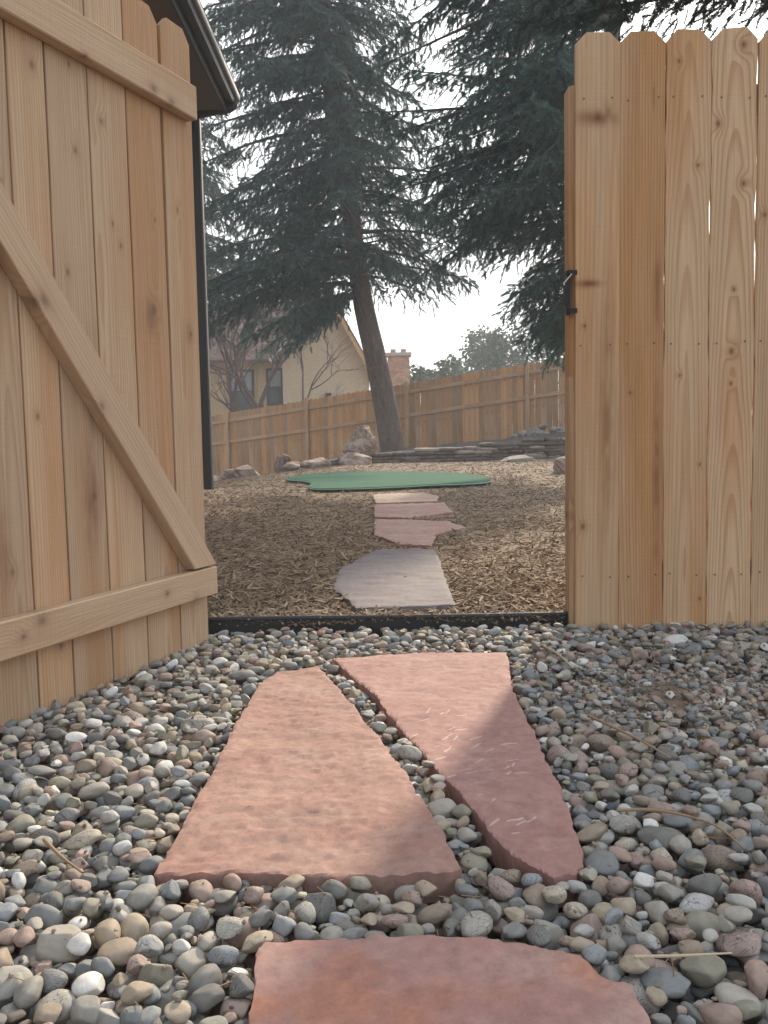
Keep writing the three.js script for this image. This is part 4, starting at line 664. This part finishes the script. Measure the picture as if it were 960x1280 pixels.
leafy([1.9, -0.4, -40], 1.3, 2.6, 3000, 752, [0.08, 0.11, 0.06], 'leafy tree beside the brick chimney beyond the fence');
leafy([7.0, -0.4, -46], 2.6, 4.2, 5000, 753, [0.07, 0.1, 0.06], 'larger leafy tree beyond the fence, half hidden by the dark spruce');

// ---------------------------------------------------------------- rocks in the yard
{
  const red = rockMat(801, [0.1, 0.06, 0.048], [0.28, 0.2, 0.165], 0.03), pale = rockMat(802, [0.22, 0.145, 0.105], [0.42, 0.33, 0.26], 0.03), grey = rockMat(803, [0.24, 0.21, 0.18], [0.38, 0.34, 0.3], 0.02);
  const rock = (pos, sc, turn, m, seed, label) => { const o = solo('boulder', stoneGeo(seed, 0.3, 0.6, 9), m, label, 'boulder', 'landscape rocks in the yard'); o.position.set(...pos); o.scale.set(...sc); o.rotation.set(0.1, turn, 0.06); return o; };
  const gy = (x, z) => yardY(x, z);
  rock([-2.95, gy(-2.95, -18.6) + 0.06, -18.6], [0.62, 0.42, 0.5], 0.4, red, 811, 'dark reddish boulder with a pale patch at the foot of the picket fence');
  rock([-3.5, gy(-3.5, -18.9) + 0.05, -18.9], [0.3, 0.26, 0.3], 1.4, red, 812, 'small dark rock beside the reddish boulder');
  rock([-2.0, gy(-2, -18.8) + 0.1, -18.8], [0.3, 0.46, 0.26], 0.9, red, 813, 'upright pointed grey-brown stone by the fence');
  rock([-0.42, 0.36, -18.75], [0.6, 0.46, 0.45], 0.3, pale, 814, 'pale pinkish boulder on the bed edge left of the spruce trunk');
  rock([-0.37, 0.6, -18.75], [0.3, 0.34, 0.28], 1.1, pale, 815, 'knobbly pale stone perched on the boulder beside the spruce trunk');
  rock([-0.56, 0.1, -18.0], [0.72, 0.3, 0.45], 2.0, pale, 816, 'broad tan boulder below the bed edge, behind the putting green');
  rock([-1.3, 0.08, -17.9], [0.45, 0.14, 0.35], 0.5, pale, 817, 'flat tan rock at the end of the low stone wall');
  rock([-1.75, 0.05, -17.7], [0.26, 0.14, 0.24], 1.2, pale, 818, 'small tan rock beside the flat rock at the wall end');
  rock([2.55, 0.08, -17.6], [0.5, 0.12, 0.35], 0.2, grey, 819, 'flat whitish rock in the mulch before the stone wall');
  rock([2.45, 0.13, -12.6], [0.24, 0.24, 0.24], 0.7, pale, 820, 'rounded pale rock in the mulch near the cedar fence post');
  const pile = thing('stone_pile', 'heap of pale grey stones on the bed against the back fence', 'stone pile', [3.6, 0.4, -20.4]), r = rng(822), sg = [1, 2, 3].map((k) => stoneGeo(830 + k, 0.18, 0.6, 3));
  for (let k = 0; k < 60; k++) { const a = r() * 6.28, q = Math.sqrt(r()), o = part(pile, 'stone', sg[k % 3], grey); o.position.set(Math.cos(a) * q * 0.75, 0.08 + 0.22 * (1 - q) * r() + 0.12 * (1 - q), Math.sin(a) * q * 0.4); const s = 0.07 + 0.06 * r(); o.scale.set(s * 1.3, s * 0.8, s); o.rotation.set(r() * 6, r() * 6, r() * 6); }
}

// ---------------------------------------------------------------- twigs and litter on the gravel
{
  const tw = mat([0.3, 0.2, 0.12], 0.9), pale = mat([0.5, 0.4, 0.27], 0.9), rust = mat([0.24, 0.115, 0.055], 0.95);
  const twig = (pts, rd, m, label, extra) => { const t = thing('twig', label, 'twig', [0, 0, 0], 0, 'twigs on the gravel'); part(t, 'stem', taper(pts.map((p) => V3(p[0], p[1] + 0.012, p[2])), rd, rd * 0.5, 6, 12), m); if (extra) extra(t); return t; };
  twig([[0.285, 0.034, -1.035], [0.33, 0.037, -1.03], [0.4, 0.036, -1.035]], 0.0024, pale, 'thin straight pale twig beside the notched corner of the red slab');
  twig([[-0.53, 0.045, -1.36], [-0.49, 0.036, -1.32], [-0.445, 0.03, -1.28]], 0.0032, tw, 'short brown stick left of the rough tan slab');
  twig([[0.455, 0.03, -2.62], [0.475, 0.036, -2.48], [0.487, 0.03, -2.36]], 0.004, pale, 'pale stick lying near the foot of the cedar fence');
  const r = rng(851);
  twig([[0.37, 0.035, -1.45], [0.43, 0.042, -1.43], [0.5, 0.04, -1.38], [0.52, 0.036, -1.3]], 0.003, tw, 'curved twig with rust-brown dried needles on the shaded gravel', (t) => {
    const g = sprigGeo(852, 30, 0.5, 0.04); for (const [x, y, z, a] of [[0.44, 0.052, -1.44, 0.8], [0.5, 0.052, -1.39, -0.8], [0.52, 0.05, -1.33, -1.6]]) { const o = part(t, 'dried_needles', g, rust); o.position.set(x, y, z); o.scale.set(0.03, 0.06, 0.016); o.rotation.order = 'YXZ'; o.rotation.set(1.5, a, 0); }
  });
  twig([[0.435, 0.034, -1.95], [0.46, 0.045, -1.84], [0.5, 0.04, -1.76], [0.53, 0.034, -1.68]], 0.004, tw, 'brown twig with a tuft of needles between slab and dirt patch', (t) => {
    const g = sprigGeo(853, 30, 0.5, 0.04), o = part(t, 'dried_needles', g, rust); o.position.set(0.44, 0.05, -1.93); o.scale.set(0.03, 0.06, 0.016); o.rotation.order = 'YXZ'; o.rotation.set(1.5, 0.6, 0);
  }); void r;
}

scene.traverse((o) => { if (o.isMesh) { o.castShadow = true; o.receiveShadow = true; } });
renderer.render(scene, camera);
